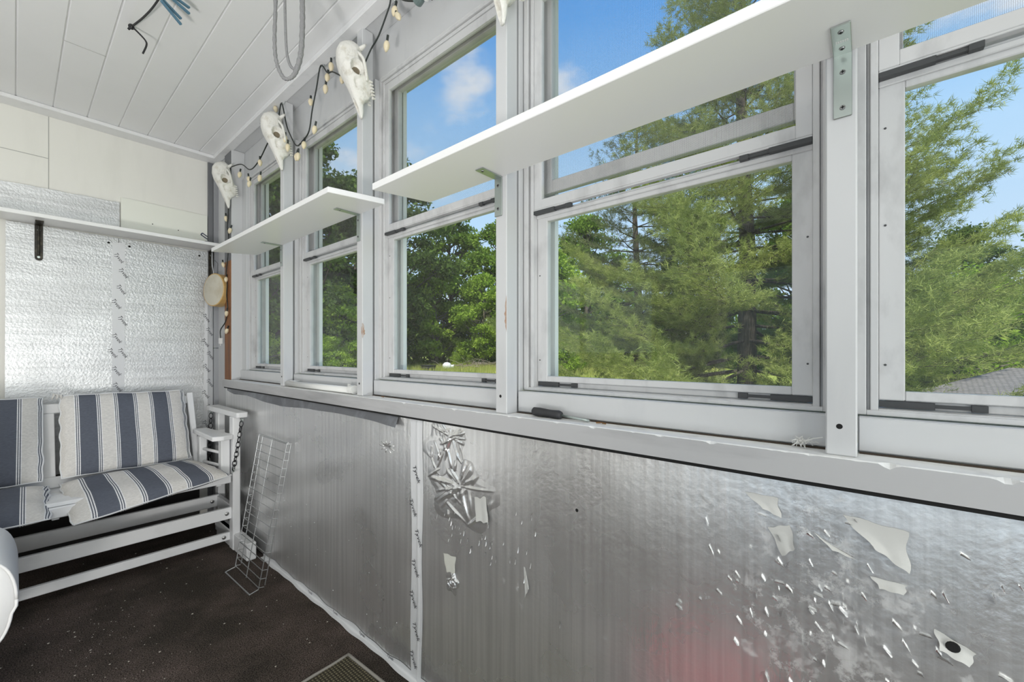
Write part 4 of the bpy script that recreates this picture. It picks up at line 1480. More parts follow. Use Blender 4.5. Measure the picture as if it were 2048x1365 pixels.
# ------------------------------------------------------------------ wire rack, block, armchair, mat
def wire_rack():
    m = MB()
    r = 0.0021
    b0, b1 = Vector((0.690, 0, 0.012)), Vector((0.802, 0, 0.640))
    ya, yb = 2.335, 2.035
    def P(t, y, lift=0.0):
        p = b0.lerp(b1, t)
        d = (b1 - b0).normalized()
        nn = Vector((d.z, 0, -d.x))         # towards the wall
        p = p + nn * lift
        return Vector((p.x, y + (y - 2.185) * 0.12 * t, p.z))
    for y in (ya, 2.185, yb):
        m.tube([P(0, y), P(1, y)], r, 6)
    for y in (ya, yb):
        m.tube([P(0, y, 0.030), P(0.99, y, 0.030)] if False else [P(0.02, y, 0.024), P(0.985, y, 0.018)], r, 6)
    n = 17
    for i in range(n + 1):
        t = 0.01 + 0.98 * i / n
        m.tube([P(t, ya, 0.022), P(t, ya), P(t, yb), P(t, yb, 0.022)], r * 0.85, 6)
    m.tube([P(1, ya + 0.03), P(1, yb - 0.01)], r * 1.3, 6)
    m.tube([P(1, ya + 0.03), P(0.99, ya + 0.02, 0.02)], r, 6)
    ft = MB()
    ft.tube([P(0, ya), (0.650, ya, 0.003), (0.656, yb, 0.003), P(0, yb)], r * 1.3, 6)
    t = thing('wire_rack', 'narrow grey wire grid rack leaning on the foil wall', 'rack', (0.69, 2.185, 0))
    m.build('grid', M['wire'], t)
    ft.build('foot', M['wire'], t)
wire_rack()
wb = MB().box(0.752, 0.797, 2.375, 2.86, 0.0, 0.088).build('wood_block', M['glider'], bevel=0.004)
tag(wb, 'white painted board end on the floor behind the wire rack', 'board')

def armchair():
    t = thing('armchair', 'white upholstered armchair, only its rounded arm in view at the left edge', 'armchair', (-0.35, 1.95, 0))
    def arm(xc, nm):
        # rolled arm: profile in XZ swept along Y with a rounded front
        prof = []
        for k in range(40):
            a = 2 * math.pi * k / 40
            w, h = 0.070, 0.135
            x_, z_ = w * math.cos(a), h * math.sin(a)
            if z_ < -0.03:
                x_ *= 0.86
            x_ = math.copysign(abs(x_ / w) ** 0.8 * w, x_)
            prof.append((xc + x_, 0.315 + z_))
        ys = [1.93, 1.932, 1.94, 1.96, 2.0, 2.30, 2.33]
        sc = [0.3, 0.72, 0.9, 0.98, 1.0, 1.0, 0.85]
        m = MB()
        cz = 0.315
        for y, s_ in zip(ys, sc):
            m.v += [(xc + (x_ - xc) * s_, y, cz + (z_ - cz) * s_) for x_, z_ in prof]
        n = len(prof)
        for i in range(len(ys) - 1):
            for k in range(n):
                k2 = (k + 1) % n
                m.f.append((i * n + k, i * n + k2, (i + 1) * n + k2, (i + 1) * n + k))
        m.f.append(tuple(range(n)))
        m.f.append(tuple((len(ys) - 1) * n + k for k in range(n)))
        o = m.build(nm, M['white_up'], t, smooth=True)
        MB().tube([(xc + (x_ - xc) * 0.93, 1.936, cz + (z_ - cz) * 0.93) for x_, z_ in prof] + [(xc + (prof[0][0] - xc) * 0.93, 1.936, prof[0][1])], 0.004, 6).build('piping', M['white_up'], o, smooth=True)
    arm(-0.060, 'arm')
    arm(-0.617, 'arm')
    MB().box(-0.56, -0.115, 1.96, 2.42, 0.17, 0.31).build('base', M['white_up'], t, bevel=0.02, seg=3)
    MB().box(-0.555, -0.12, 1.93, 2.34, 0.312, 0.40).build('seat_pad', M['white_up'], t, bevel=0.03, seg=3)
    MB().box(-0.60, -0.075, 2.335, 2.43, 0.20, 0.78).build('backrest', M['white_up'], t, bevel=0.035, seg=3)
    for x_ in (-0.07, -0.60):
        for y_ in (1.99, 2.38):
            MB().tube([(x_, y_, 0.0), (x_, y_, 0.19)], 0.016, 12, radii=[0.012, 0.018]).build('leg', M['casing'], t)
armchair()

def floor_mat():
    t = thing('door_mat', 'olive woven mat with grey binding at the bottom edge', 'mat', (0.55, 1.0, 0))
    c = Vector((0.745, 1.368, 0))
    u, v = Vector((-1, -0.045, 0)).normalized(), Vector((0.04, -1, 0)).normalized()
    L, W_ = 0.50, 0.70
    def q(a, b, z):
        p = c + u * a + v * b
        return (p.x, p.y, z)
    MB().hull8([q(0.008, 0.008, 0.001), q(L, 0.008, 0.001), q(L, W_, 0.001), q(0.008, W_, 0.001)], [q(0.008, 0.008, 0.008), q(L, 0.008, 0.008), q(L, W_, 0.008), q(0.008, W_, 0.008)]).build('woven_field', M['weave'], t)
    m = MB()
    for a, b in (((0, 0), (L, 0)), ((L, 0), (L, W_)), ((L, W_), (0, W_)), ((0, W_), (0, 0))):
        m.tube(smooth_path([q(a[0] + (b[0] - a[0]) * k / 8, a[1] + (b[1] - a[1]) * k / 8 + 0.0015 * math.sin(k * 2.1), 0.0055) for k in range(9)], 3), 0.0055, 8)
    m.build('binding', M['mat_trim'], t, smooth=True)
floor_mat()

db = MB()
rr = random.Random(31)
for k in range(170):
    if rr.random() < 0.45:
        x_, y_ = rr.gauss(0.18, 0.10), rr.gauss(2.12, 0.18)
        s = rr.uniform(0.0008, 0.0022)
    else:
        x_, y_ = rr.uniform(-0.05, 0.79), rr.uniform(1.15, 3.0)
        s = rr.uniform(0.0008, 0.0035)
    if x_ > 0.79 or (x_ > 0.62 and y_ < 1.40):
        continue
    a = rr.uniform(0, 6.3)
    pts = [(x_ + s * math.cos(a + q * 1.57) * rr.uniform(0.5, 1.4), y_ + s * math.sin(a + q * 1.57) * rr.uniform(0.5, 1.4)) for q in range(4)]
    db.prism(pts, 0.0005, 0.0005 + s * 0.5)
tag(db.build('floor_crumbs', M['flake']), 'pale crumbs and flakes scattered over the carpet', 'crumbs', kind='stuff')

rb = thing('red_pad', 'red pad added below the camera to stand in for the red mirrored in the foil', 'cushion', (0.27, 0.38, 0))  # added out of view to put red into the foil reflection
MB().box(0.12, 0.43, 0.22, 0.54, 0.0, 0.07).build('pad', M['red'], rb, bevel=0.03, seg=3)
MB().tube([(0.125, 0.225, 0.035), (0.425, 0.225, 0.035), (0.425, 0.535, 0.035), (0.125, 0.535, 0.035), (0.125, 0.225, 0.035)], 0.006, 8).build('piping', M['red'], rb)

upl = thing('fill_uplight_rig', 'black housing added for the upward fill light, unseen behind the camera', 'lamp', (UPLIGHT[0], UPLIGHT[1], 0))  # housing made up to hold the added upward fill
MB().box(UPLIGHT[0] - 0.22, UPLIGHT[0] + 0.22, UPLIGHT[1] - 0.22, UPLIGHT[1] + 0.22, 0.30, 0.36).build('housing', M['uplight_body'], upl, bevel=0.01)
MB().box(UPLIGHT[0] - 0.02, UPLIGHT[0] + 0.02, UPLIGHT[1] - 0.02, UPLIGHT[1] + 0.02, 0.02, 0.30).box(UPLIGHT[0] - 0.2, UPLIGHT[0] + 0.2, UPLIGHT[1] - 0.2, UPLIGHT[1] + 0.2, 0, 0.02).build('stand', M['uplight_body'], upl)

# ------------------------------------------------------------------ drum
def drum():
    t = thing('frame_drum', 'round wooden frame drum hanging in the far corner', 'drum', (0.80, 3.02, 1.43))
    ax = Vector((-0.96, -0.28, 0.03)).normalized()
    c = Vector((0.803, 3.035, 1.432))
    MB().lathe([(0.098, -0.024), (0.1005, -0.022), (0.1005, 0.022), (0.098, 0.024), (0.094, 0.024), (0.094, -0.024)], c, ax, 48).build('hoop', M['drum_rim'], t, smooth=False)
    MB().lathe([(0.098, 0), (0.094, 0.0016), (0.02, 0.0012)], c + ax * 0.0225, ax, 48).build('skin', M['drum_skin'], t, smooth=True)
    MB().tube([c + Vector((0, 0, 0.10)), c + Vector((0.01, 0.03, 0.17)), c + Vector((0.012, 0.10, 0.20))], 0.0012, 5).build('cord', M['black_cord'], t)
drum()

# cable hanging behind the far shelf end
tag(MB().tube(smooth_path([(0.80, 3.13, 1.68), (0.795, 3.11, 1.60), (0.80, 3.10, 1.53), (0.80, 3.11, 1.40), (0.79, 3.13, 1.25), (0.805, 3.14, 1.20)]), 0.003, 6).build('cable', M['tape_grey'], smooth=True), 'thin grey cable hanging behind the drum', 'cable')

# ------------------------------------------------------------------ deer skulls
def skull_mesh():
    nl, ns = 72, 48
    L = [0.0, 0.05, 0.12, 0.25, 0.36, 0.44, 0.52, 0.62, 0.72, 0.77, 0.82, 0.92, 1.0]
    DO = [-0.012, -0.034, -0.046, -0.052, -0.048, -0.041, -0.034, -0.026, -0.019, -0.016, -0.013, -0.007, -0.002]
    VE = [0.022, 0.034, 0.038, 0.040, 0.044, 0.048, 0.050, 0.050, 0.044, 0.026, 0.016, 0.012, 0.006]
    HW = [0.014, 0.028, 0.036, 0.040, 0.049, 0.044, 0.036, 0.030, 0.025, 0.019, 0.016, 0.012, 0.006]
    LEN = 0.262
    v, f = [], []
    for i in range(nl + 1):
        t = i / nl
        do, ve, hw = np.interp(t, L, DO), np.interp(t, L, VE), np.interp(t, L, HW)
        c, hh = (do + ve) / 2, (ve - do) / 2
        for k in range(ns):
            a = 2 * math.pi * k / ns
            x_ = c - hh * math.copysign(abs(math.cos(a)) ** 0.8, math.cos(a))
            y_ = hw * math.copysign(abs(math.sin(a)) ** 0.75, math.sin(a))
            z_ = -LEN * t
            sd = 1 if y_ > 0 else -1
            # eye socket
            q = ((t - 0.40) * LEN / 0.0235) ** 2 + ((x_ - 0.002) / 0.0215) ** 2
            if q < 1.9:
                y_ -= sd * (0.030 * max(0, 1 - q) ** 0.45 if q < 1 else 0) - sd * 0.006 * math.exp(-((q - 1.25) / 0.22) ** 2)
            # lacrimal gap and pit under the cheekbone
            q = ((t - 0.575) * LEN / 0.016) ** 2 + ((x_ + 0.004) / 0.006) ** 2
            if q < 1:
                y_ -= sd * 0.016 * (1 - q) ** 0.5
            q = ((t - 0.22) * LEN / 0.024) ** 2 + ((x_ - 0.026) / 0.010) ** 2
            if q < 1:
                y_ -= sd * 0.018 * (1 - q) ** 0.5
            # nose opening
            q = ((t - 0.86) / 0.12) ** 2 + (y_ / 0.010) ** 2
            if q < 1 and x_ < c:
                x_ += 0.012 * (1 - q) ** 0.5
            # row of cheek teeth along the palate edge
            if 0.50 < t < 0.765 and x_ > ve - 0.010:
                x_ += 0.0055 * abs(math.sin((t - 0.50) / 0.265 * math.pi * 6)) * min(1, abs(y_) / (0.6 * hw))
            v.append((x_, y_, z_))
    for i in range(nl):
        for k in range(ns):
            k2 = (k + 1) % ns
            f.append((i * ns + k, i * ns + k2, (i + 1) * ns + k2, (i + 1) * ns + k))
    f.append(tuple(range(ns)))
    f.append(tuple(nl * ns + k for k in range(ns)))
    m = MB()
    m.v, m.f = v, f
    # cheekbones and occipital spur
    for sd in (-1, 1):
        m.tube(smooth_path([(0.018, sd * 0.030, -0.045), (0.026, sd * 0.046, -0.070), (0.028, sd * 0.050, -0.095), (0.030, sd * 0.044, -0.120), (0.034, sd * 0.032, -0.140)], 5), 0.0055, 8)
        m.tube([(0.030, sd * 0.026, -0.030), (0.046, sd * 0.030, -0.018), (0.054, sd * 0.028, -0.010)], 0.005, 8, radii=[0.008, 0.006, 0.003])
    return m
def skull(loc, rot, label, first=None):
    t = thing('deer_skull', label, 'skull', (0, 0, 0), group='deer skulls on the window posts')
    if first is None:
        o = skull_mesh().build('cranium', M['bone'], t, smooth=True)
        e = MB()
        for sd in (-1, 1):
            e.lathe([(0.0205, 0), (0.017, 0.003), (0.004, 0.0035)], (0.002, sd * 0.019, -0.105), (0, sd, 0), 18)
        e.build('eye_socket', M['bone_dark'], t, smooth=True)
        te = MB()
        for sd in (-1, 1):
            for k in range(6):
                z = -0.138 - k * 0.0115
                te.hull8([(0.044, sd * 0.026 - 0.005, z - 0.0045), (0.044, sd * 0.026 + 0.005, z - 0.0045), (0.044, sd * 0.026 + 0.005, z + 0.0045), (0.044, sd * 0.026 - 0.005, z + 0.0045)],
                         [(0.0570, sd * 0.026 - 0.002, z - 0.003), (0.0570, sd * 0.026 + 0.003, z - 0.003), (0.0570, sd * 0.026 + 0.003, z + 0.001), (0.0570, sd * 0.026 - 0.002, z + 0.001)])
        te.build('teeth', M['bone'], t, bevel=0.001)
    else:
        for ch in list(first.children):
            c = ch.copy()
            COL.objects.link(c)
            c.parent = t
    t.location = loc
    t.rotation_euler = rot
    return t
S1 = skull((0.776, 2.872, 2.160), (R(0), R(-8), R(-8)), 'white deer skull in the far corner, smallest and farthest of the skulls')
skull((0.772, 2.125, 2.172), (R(0), R(-10), R(-10)), 'white deer skull hanging on the second post, above the short shelf', S1)
skull((0.772, 1.420, 2.163), (R(0), R(-10), R(-14)), 'white deer skull with brown stained face, third along the posts', S1)
skull((0.785, 0.715, 2.150), (R(0), R(-4), R(-14)), 'white deer skull at the top edge, only its nose tip in view', S1)

# ------------------------------------------------------------------ string lights
def string_lights():
    t = thing('string_lights', 'string of ivory cone bulbs on a dark cord looped along the posts', 'string lights', (0.835, 1.5, 2.1))
    SX = 0.826
    main = [(0.822, 2.868, 2.145), (0.822, 2.68, 2.108), (0.822, 2.545, 2.040), (0.826, 2.44, 2.052), (0.826, 2.33, 2.10), (0.822, 2.18, 2.17), (0.818, 2.120, 2.235), (0.822, 2.075, 2.12), (0.822, 2.035, 2.06), (0.822, 1.965, 1.985),
            (0.822, 1.895, 1.988), (0.822, 1.840, 2.01), (0.822, 1.810, 2.09), (0.822, 1.772, 2.165), (0.818, 1.725, 2.238), (0.822, 1.675, 2.190), (0.822, 1.632, 2.175), (0.822, 1.55, 2.12), (0.822, 1.47, 2.07),
            (0.815, 1.395, 2.085), (0.822, 1.352, 2.135), (0.822, 1.302, 2.160), (0.822, 1.240, 2.225), (0.818, 1.215, 2.248), (0.822, 1.150, 2.200), (0.822, 1.080, 2.160)]
    MB().tube(smooth_path(main, 5), 0.0030, 6).build('cord', M['cord'], t, smooth=True)
    tail = [(0.822, 1.035, 2.130), (0.822, 0.985, 2.155), (0.822, 0.93, 2.21), (0.82, 0.87, 2.245), (0.822, 0.80, 2.215)]
    MB().tube(smooth_path([(0.822, 1.015, 2.128)] + tail[1:], 5), 0.0030, 6).build('cord', M['cord'], t, smooth=True)
    drop = [(0.822, 2.868, 2.14), (0.823, 2.905, 2.03), (0.823, 2.905, 1.90), (0.823, 2.925, 1.80), (0.823, 2.90, 1.75), (0.82, 2.905, 1.62), (0.823, 2.945, 1.53), (0.823, 2.925, 1.46), (0.823, 2.935, 1.40), (0.823, 2.92, 1.32), (0.823, 2.955, 1.24), (0.815, 3.02, 1.19), (0.815, 3.02, 1.14)]
    MB().tube(smooth_path(drop, 5), 0.0028, 6).build('cord', M['cord'], t, smooth=True)
    # plugs
    ax = Vector((-0.15, -1, 0.12)).normalized()
    pl = MB().lathe([(0.010, 0), (0.017, 0.003), (0.017, 0.020), (0.014, 0.030), (0.011, 0.040), (0.009, 0.042)], (0.820, 1.085, 2.158), ax, 16)
    pl.build('plug', M['plug'], t)
    MB().lathe([(0.010, 0), (0.013, 0.003), (0.012, 0.012), (0.009, 0.020), (0.004, 0.022)], (0.820, 1.044, 2.148), ax, 16).build('plug_end', M['bulb_white'], t)
    MB().box(0.806, 0.822, 3.005, 3.03, 1.105, 1.140).tube([(0.814, 3.018, 1.105), (0.814, 3.018, 1.092)], 0.002, 5).build('plug', M['bulb_white'], t, bevel=0.003)
    # bulbs: socket on the cord, ivory flame-shaped bulb; (y, z of the bulb's middle, lean along y)
    bulbs = [(2.70, 2.055, 0.0), (2.555, 1.990, 0.3), (2.55, 1.965, -0.2), (2.395, 2.033, 0.1), (2.40, 1.955, -0.1), (2.195, 2.235, 0.4), (2.085, 2.055, 0.2), (2.055, 2.005, -0.1), (1.960, 1.932, 0.0), (1.945, 1.930, -0.15),
             (1.885, 1.962, 0.1), (1.785, 1.995, -0.5), (1.820, 2.125, 0.3), (1.688, 2.128, -0.2), (1.672, 2.168, 0.1), (1.640, 2.198, 0.0), (1.552, 2.110, 0.1), (1.252, 2.098, -0.25), (1.205, 2.193, -0.1), (1.185, 2.165, 0.6), (0.866, 2.185, 0.0)]
    drops = [(2.935, 1.855, 0.2), (2.865, 1.77, -0.5), (2.985, 1.585, 0.5), (2.932, 1.49, 0.3), (2.925, 1.285, -0.3), (2.922, 1.18, -0.4)]
    bm_, sm_ = None, None
    for k, (y, z, ln) in enumerate(bulbs + drops):
        d = Vector((0.0 if k % 2 else -0.15, -ln, -1)).normalized()
        c = Vector((SX - 0.006, y, z))
        if bm_ is None:
            m = MB().lathe([(0.0045, -0.016), (0.0085, -0.011), (0.0105, -0.003), (0.0095, 0.006), (0.006, 0.014), (0.002, 0.019)], (0, 0, 0), (0, 0, -1), 14)
            o = m.build('bulb', M['bulb'], t, smooth=True)
            s = MB().tube([(0, 0, 0.014), (0, 0, 0.034)], 0.0042, 8).build('socket', M['cord'], t)
            bm_, sm_ = o, s
        else:
            o, s = bm_.copy(), sm_.copy()
            COL.objects.link(o)
            COL.objects.link(s)
        for q in (o, s):
            q.parent = t
            q.matrix_parent_inverse = Matrix.Identity(4)
            q.location = c - t.location
            q.rotation_euler = d.to_track_quat('-Z', 'Y').to_euler()
    for y in (2.12, 1.725, 1.215, 2.40, 0.87):
        MB().tube([(0.836, y, 2.256), (0.832, y, 2.240), (0.826, y, 2.232), (0.820, y, 2.240)], 0.0014, 6).build('cup_hook', M['steel'], t, smooth=True)
string_lights()

# ------------------------------------------------------------------ rope loop and clothes pins from the ceiling
def rope():
    t = thing('rope_loop', 'grey braided rope loop hanging from the ceiling', 'rope', (0.53, 1.31, 2.27))
    c = Vector((0.527, 1.314, 0))
    s = Vector((0.645, -0.764, 0))
    def p(a, z):
        q = c + s * a
        return (q.x, q.y, z)
    path = smooth_path([p(-0.040, 2.272), p(-0.039, 2.10), p(-0.042, 1.98), p(-0.036, 1.915), p(-0.018, 1.873), p(0.000, 1.866), p(0.020, 1.885), p(0.036, 1.94), p(0.041, 2.03), p(0.040, 2.12), p(0.038, 2.272)], 10)
    n = len(path)
    rad = [0.0052 + 0.0007 * math.sin(i * 2.0) + 0.0022 * min(1, max(0, (i - n * 0.5) / 15)) for i in range(n)]
    MB().tube(path, 0.005, 10, radii=rad).build('loop', M['rope'], t, smooth=True)
    path = smooth_path([p(-0.012, 2.272), p(-0.011, 2.08), p(-0.007, 1.96), p(0.002, 1.912), p(0.016, 1.895), p(0.024, 1.905)], 8)
    MB().tube(path, 0.004, 8).build('inner_strand', M['rope'], t, smooth=True)
rope()
def cord_and_pins():
    t = thing('hanging_cord', 'knotted black cord tied under the ceiling boards', 'cord', (0.282, 2.09, 2.265))
    m = MB()
    m.tube(smooth_path([(0.282, 2.085, 2.262), (0.30, 1.96, 2.248), (0.312, 1.83, 2.238), (0.33, 1.55, 2.232), (0.36, 1.1, 2.258), (0.365, 1.0, 2.274)], 6), 0.0032, 8)
    m.tube(smooth_path([(0.282, 2.085, 2.262), (0.298, 2.075, 2.245), (0.316, 2.055, 2.215), (0.318, 2.05, 2.195), (0.308, 2.05, 2.160)], 6), 0.0030, 8)
    m.build('strand', M['black_cord'], t, smooth=True)
    k = MB()
    for a in ((1, 0, 0), (0, 1, 0.4), (0.4, 0.3, 1)):
        k.torus((0.281, 2.087, 2.262), a, 0.006, 0.0035, 14, 6)
    k.tube([(0.281, 2.087, 2.262), (0.274, 2.098, 2.254)], 0.004, 6)
    k.build('knot', M['black_cord'], t, smooth=True)
    def pin(loc, d, label):
        c = thing('clothes_pin', label, 'clothes pin', loc, group='blue clothes pins')
        d = Vector(d).normalized()
        sd = d.cross(Vector((0, 0, 1))).normalized()
        for s in (-1, 1):
            a = Vector(loc)
            MB().hull8(*[[tuple(q + sd * w + Vector((0, 0, h))) for w, h in ((-0.005, -0.003), (0.005, -0.003), (0.005, 0.003), (-0.005, 0.003))]
                         for q in (a + Vector((0, 0, s * 0.004)), a + d * 0.072 + Vector((0, 0, s * 0.010)))]).build('leg', M['blue_pin'], c, bevel=0.001)
        MB().torus(Vector(loc) + d * 0.022, sd, 0.006, 0.0012, 14, 6).build('spring', M['screw'], c, smooth=True)
    pin((0.316, 1.795, 2.228), (0.62, 0.35, -0.22), 'blue clothes pin on the black cord, lower of the two')
    pin((0.322, 1.745, 2.226), (0.68, 0.30, -0.03), 'blue clothes pin on the black cord, upper of the two')
cord_and_pins()

# ------------------------------------------------------------------ outdoors
def ground_z(x, y):
    d = math.hypot(max(0, x - 1.0), y * 0.6)
    return -0.60 + 0.019 * min(d, 60)

gm = MB()
gm.grid(lambda u, v: (1.02 + 95 * u ** 1.6, -60 + 150 * v, ground_z(1.02 + 95 * u ** 1.6, -60 + 150 * v)), 40, 60)
struct(gm.build('ground', M['lawn'], smooth=True), 'sunlit lawn sloping up to the tree line', 'lawn')

def raw_mesh(name, verts, faces_flat, k, mat, parent=None):
    """many equal polygons with k corners at once"""
    me = bpy.data.meshes.new(name)
    nf = len(faces_flat) // k
    me.vertices.add(len(verts))
    me.vertices.foreach_set('co', np.asarray(verts, dtype=np.float32).ravel())
    me.loops.add(nf * k)
    me.loops.foreach_set('vertex_index', np.asarray(faces_flat, dtype=np.int32))
    me.polygons.add(nf)
    me.polygons.foreach_set('loop_start', np.arange(nf, dtype=np.int32) * k)
    me.update(calc_edges=True)
    me.materials.append(mat)
    o = bpy.data.objects.new(name, me)
    COL.objects.link(o)
    if parent is not None:
        o.parent = parent
    return o

def unit(a):
    return a / np.maximum(np.linalg.norm(a, axis=1, keepdims=True), 1e-9)

def leaves(c, size, rng, up=0.5):
    """a rhombic leaf at every centre"""
    n = len(c)
    nrm = unit(rng.normal(size=(n, 3)) + np.array([0, 0, up]))
    t = unit(np.cross(nrm, rng.normal(size=(n, 3))))
    b = np.cross(nrm, t)
    s = size * rng.uniform(0.6, 1.3, (n, 1))
    v = np.stack([c - t * s, c - b * s * 0.5 + nrm * s * 0.1, c + t * s, c + b * s * 0.5 + nrm * s * 0.1], 1).reshape(-1, 3)
    return v

def broadleaf(name, label, loc, h, rw, leaf, n_leaf, mat, seed, bark='bark', base=0.12, group=None, shape=1.0, proto=None):
    if proto is not None:
        t = copy_tree(proto, loc)
        t.rotation_euler = (0, 0, seed * 1.3)
        t.scale = (rw, rw, h)
        tag(t, label, 'tree', group)
        return t
    rng = np.random.default_rng(seed)
    t = thing(name, label, 'tree', (0, 0, 0), group)
    br = MB()
    br.tube([(0, 0, -0.5), (0.02 * h, 0, h * 0.3), (0.0, 0.02 * h, h * 0.6), (0, 0, h * 0.9)], 0.1, 8, radii=[0.022 * h, 0.016 * h, 0.009 * h, 0.003 * h])
    ctr, rad = [], []
    nb = 72
    for i in range(nb):
        tt = base + (1 - base) * ((i + 0.5) / nb)
        prof = math.sin(math.pi * min(1, (tt - base) / (1 - base) * 0.86 + 0.14)) ** 0.7 * shape
        a = rng.uniform(0, 2 * math.pi)
        q = rng.uniform(0.35, 1.0)
        p = np.array([math.cos(a) * rw * prof * q, math.sin(a) * rw * prof * q, h * tt * 0.97])
        ctr.append(p)
        rad.append(rw * rng.uniform(0.14, 0.30))
        z0 = max(0.1, tt - 0.16) * h
        br.tube([(0, 0, z0), (p[0] * 0.5, p[1] * 0.5, (z0 + p[2]) / 2 - 0.02 * h), tuple(p)], 0.03, 5, radii=[0.006 * h, 0.004 * h, 0.0015 * h])
    ctr, rad = np.array(ctr), np.array(rad)
    k = rng.integers(0, nb, n_leaf)
    d = unit(rng.normal(size=(n_leaf, 3)))
    r = rng.uniform(0.0, 1.12, (n_leaf, 1)) ** 0.6
    c = ctr[k] + d * r * rad[k][:, None] * np.array([1.25, 1.25, 0.62])
    c[:, 2] = np.maximum(c[:, 2], 0.05)
    v = leaves(c, leaf, rng)
    raw_mesh('foliage', v, np.arange(len(v)), 4, mat, t)
    o = br.build('trunk', M[bark], None, smooth=True)
    o.parent = t
    t.location = loc
    return t

def needles(c, d, rng, per, length, width):
    """a brush of needles at every tuft centre c pointing along d"""
    n = len(c)
    cc = np.repeat(c, per, 0)
    dd = unit(np.repeat(d, per, 0) * 0.75 + rng.normal(size=(n * per, 3)) * 0.62)
    L = length * rng.uniform(0.65, 1.2, (n * per, 1))
    sd = unit(np.cross(dd, rng.normal(size=(n * per, 3)))) * width
    b = cc + rng.normal(size=cc.shape) * 0.02
    return np.stack([b - sd, b + sd, b + dd * L], 1).reshape(-1, 3)

def white_pine(label, loc, h, rb, seed, mat, z0=0.9, per=11, ln=0.13, wd=0.0055, lean=0.0, twig_step=0.24, whorls=26, group=None, top_pow=0.85, side=None):
    rng = np.random.default_rng(seed)
    t = thing('pine_tree', label, 'tree', (0, 0, 0), group)
    br = MB()
    br.tube([(0, 0, -0.6), (0.01 * h, 0, h * 0.3), (0, 0.01 * h, h * 0.62), (0, 0, h)], 0.1, 9, radii=[0.018 * h, 0.014 * h, 0.008 * h, 0.002 * h])
    C, D = [], []
    for i in range(whorls):
        f = i / (whorls - 1)
        z = z0 + (h * 0.985 - z0) * f ** 1.05
        blen = rb * (1 - f) ** top_pow * (0.85 if f > 0.06 else 0.7) + 0.25
        nb = rng.integers(4, 7)
        a0 = rng.uniform(0, 6.28)
        for k in range(nb):
            a = a0 + k * 2 * math.pi / nb + rng.normal() * 0.25
            L = blen * rng.uniform(0.62, 1.12)
            if side is not None:
                L *= 1 + 0.35 * math.cos(a - side)
            rise = L * (0.10 + 0.42 * f) * rng.uniform(0.5, 1.4)
            droop = L * 0.16 * (1 - f)
            dirh = np.array([math.cos(a), math.sin(a), 0.0])
            def P(s):
                return dirh * L * s + np.array([0, 0, z + rise * s - droop * math.sin(math.pi * s * 0.9) + 0.14 * L * s ** 3])
            br.tube([tuple(P(s)) for s in (0, 0.3, 0.6, 0.9)], 0.02, 5, radii=[0.010 + 0.007 * L, 0.008 + 0.004 * L, 0.006, 0.003])
            nt = max(3, int(L / twig_step))
            for q in range(nt):
                s = 0.22 + 0.78 * (q + rng.uniform(0.2, 0.8)) / nt
                p = P(s)
                for sg in (-1, 1, 0):
                    if sg == 0 and s < 0.85:
                        continue
                    tl = (0.30 + 0.34 * L * (1 - s) ** 0.8 * 0.8) * rng.uniform(0.6, 1.15)
                    ang = a + sg * rng.uniform(0.55, 1.05)
                    td = np.array([math.cos(ang), math.sin(ang), rng.uniform(0.0, 0.38)])
                    td /= np.linalg.norm(td)
                    if tl > 0.5 and rng.random() < 0.6:
                        br.tube([tuple(p), tuple(p + td * tl)], 0.004, 4, radii=[0.006, 0.002], caps=False)
                    m_ = max(2, int(tl / 0.085))
                    for w in range(m_):
                        C.append(p + td * tl * ((w + 0.6) / m_) + rng.normal(size=3) * 0.035)
                        D.append(td + np.array([0, 0, 0.25]))
    C, D = np.array(C), unit(np.array(D))
    v = needles(C, D, rng, per, ln, wd)
    raw_mesh('foliage', v, np.arange(len(v)), 3, mat, t)
    o = br.build('trunk', M['bark'], None, smooth=True)
    o.parent = t
    t.location = loc
    return t

def polar(az, dist, dz=0.0):
    """a spot on the lawn by compass bearing (0 = along the porch, 90 = straight out) and distance"""
    x_, y_ = dist * math.sin(R(az)), dist * math.cos(R(az))
    return (x_, y_, ground_z(x_, y_) + dz)

# near pines
white_pine('big white pine in front of the wide middle window', polar(79.0, 11.6), 13.0, 7.0, 41, M['pine'], z0=-0.3, whorls=36, top_pow=1.12, per=18, ln=0.125, wd=0.0055, twig_step=0.16)
white_pine('slimmer white pine at the left of the big one, branches reaching to the third post', polar(66.5, 13.5), 9.0, 3.6, 42, M['pine_far'], z0=1.6, whorls=20, per=12)
white_pine('dark white pine with long slanting branches in the right edge window', polar(90.5, 11.8), 7.9, 3.6, 43, M['pine'], z0=-0.2, whorls=26, per=14, top_pow=0.75, twig_step=0.20)
# tree line
L1 = broadleaf('broadleaf_tree', 'dark tall tree seen in the window nearest the far corner', polar(17.5, 26), 13.5, 4.2, 0.15, 24000, M['leaf_dark'], 5, base=0.05)
L2 = broadleaf('broadleaf_tree', 'tall dark tree with open crown seen in the window above the white pipe', polar(24.5, 27), 14.0, 4.0, 0.15, 22000, M['leaf_dark'], 6, base=0.10)
L3 = broadleaf('broadleaf_tree', 'bright green bushy tree behind the black tub', polar(39.6, 35.5), 8.6, 2.9, 0.14, 18000, M['leaf_bright'], 7, bark='bark_pale', base=0.14)
L4 = broadleaf('broadleaf_tree', 'tall mid green tree behind the bright bushy tree', polar(41.5, 41), 15.0, 4.6, 0.18, 22000, M['leaf_mid'], 8, base=0.08)
def again(src, label, loc, rot, s):
    t = copy_tree(src, loc)
    t.rotation_euler = (0, 0, rot)
    t.scale = (s, s, s)
    tag(t, label, 'tree', None)
    return t
again(L1, 'dark tree at the left end of the tree line, behind the far post', polar(12.0, 28), 1.0, 1.0)
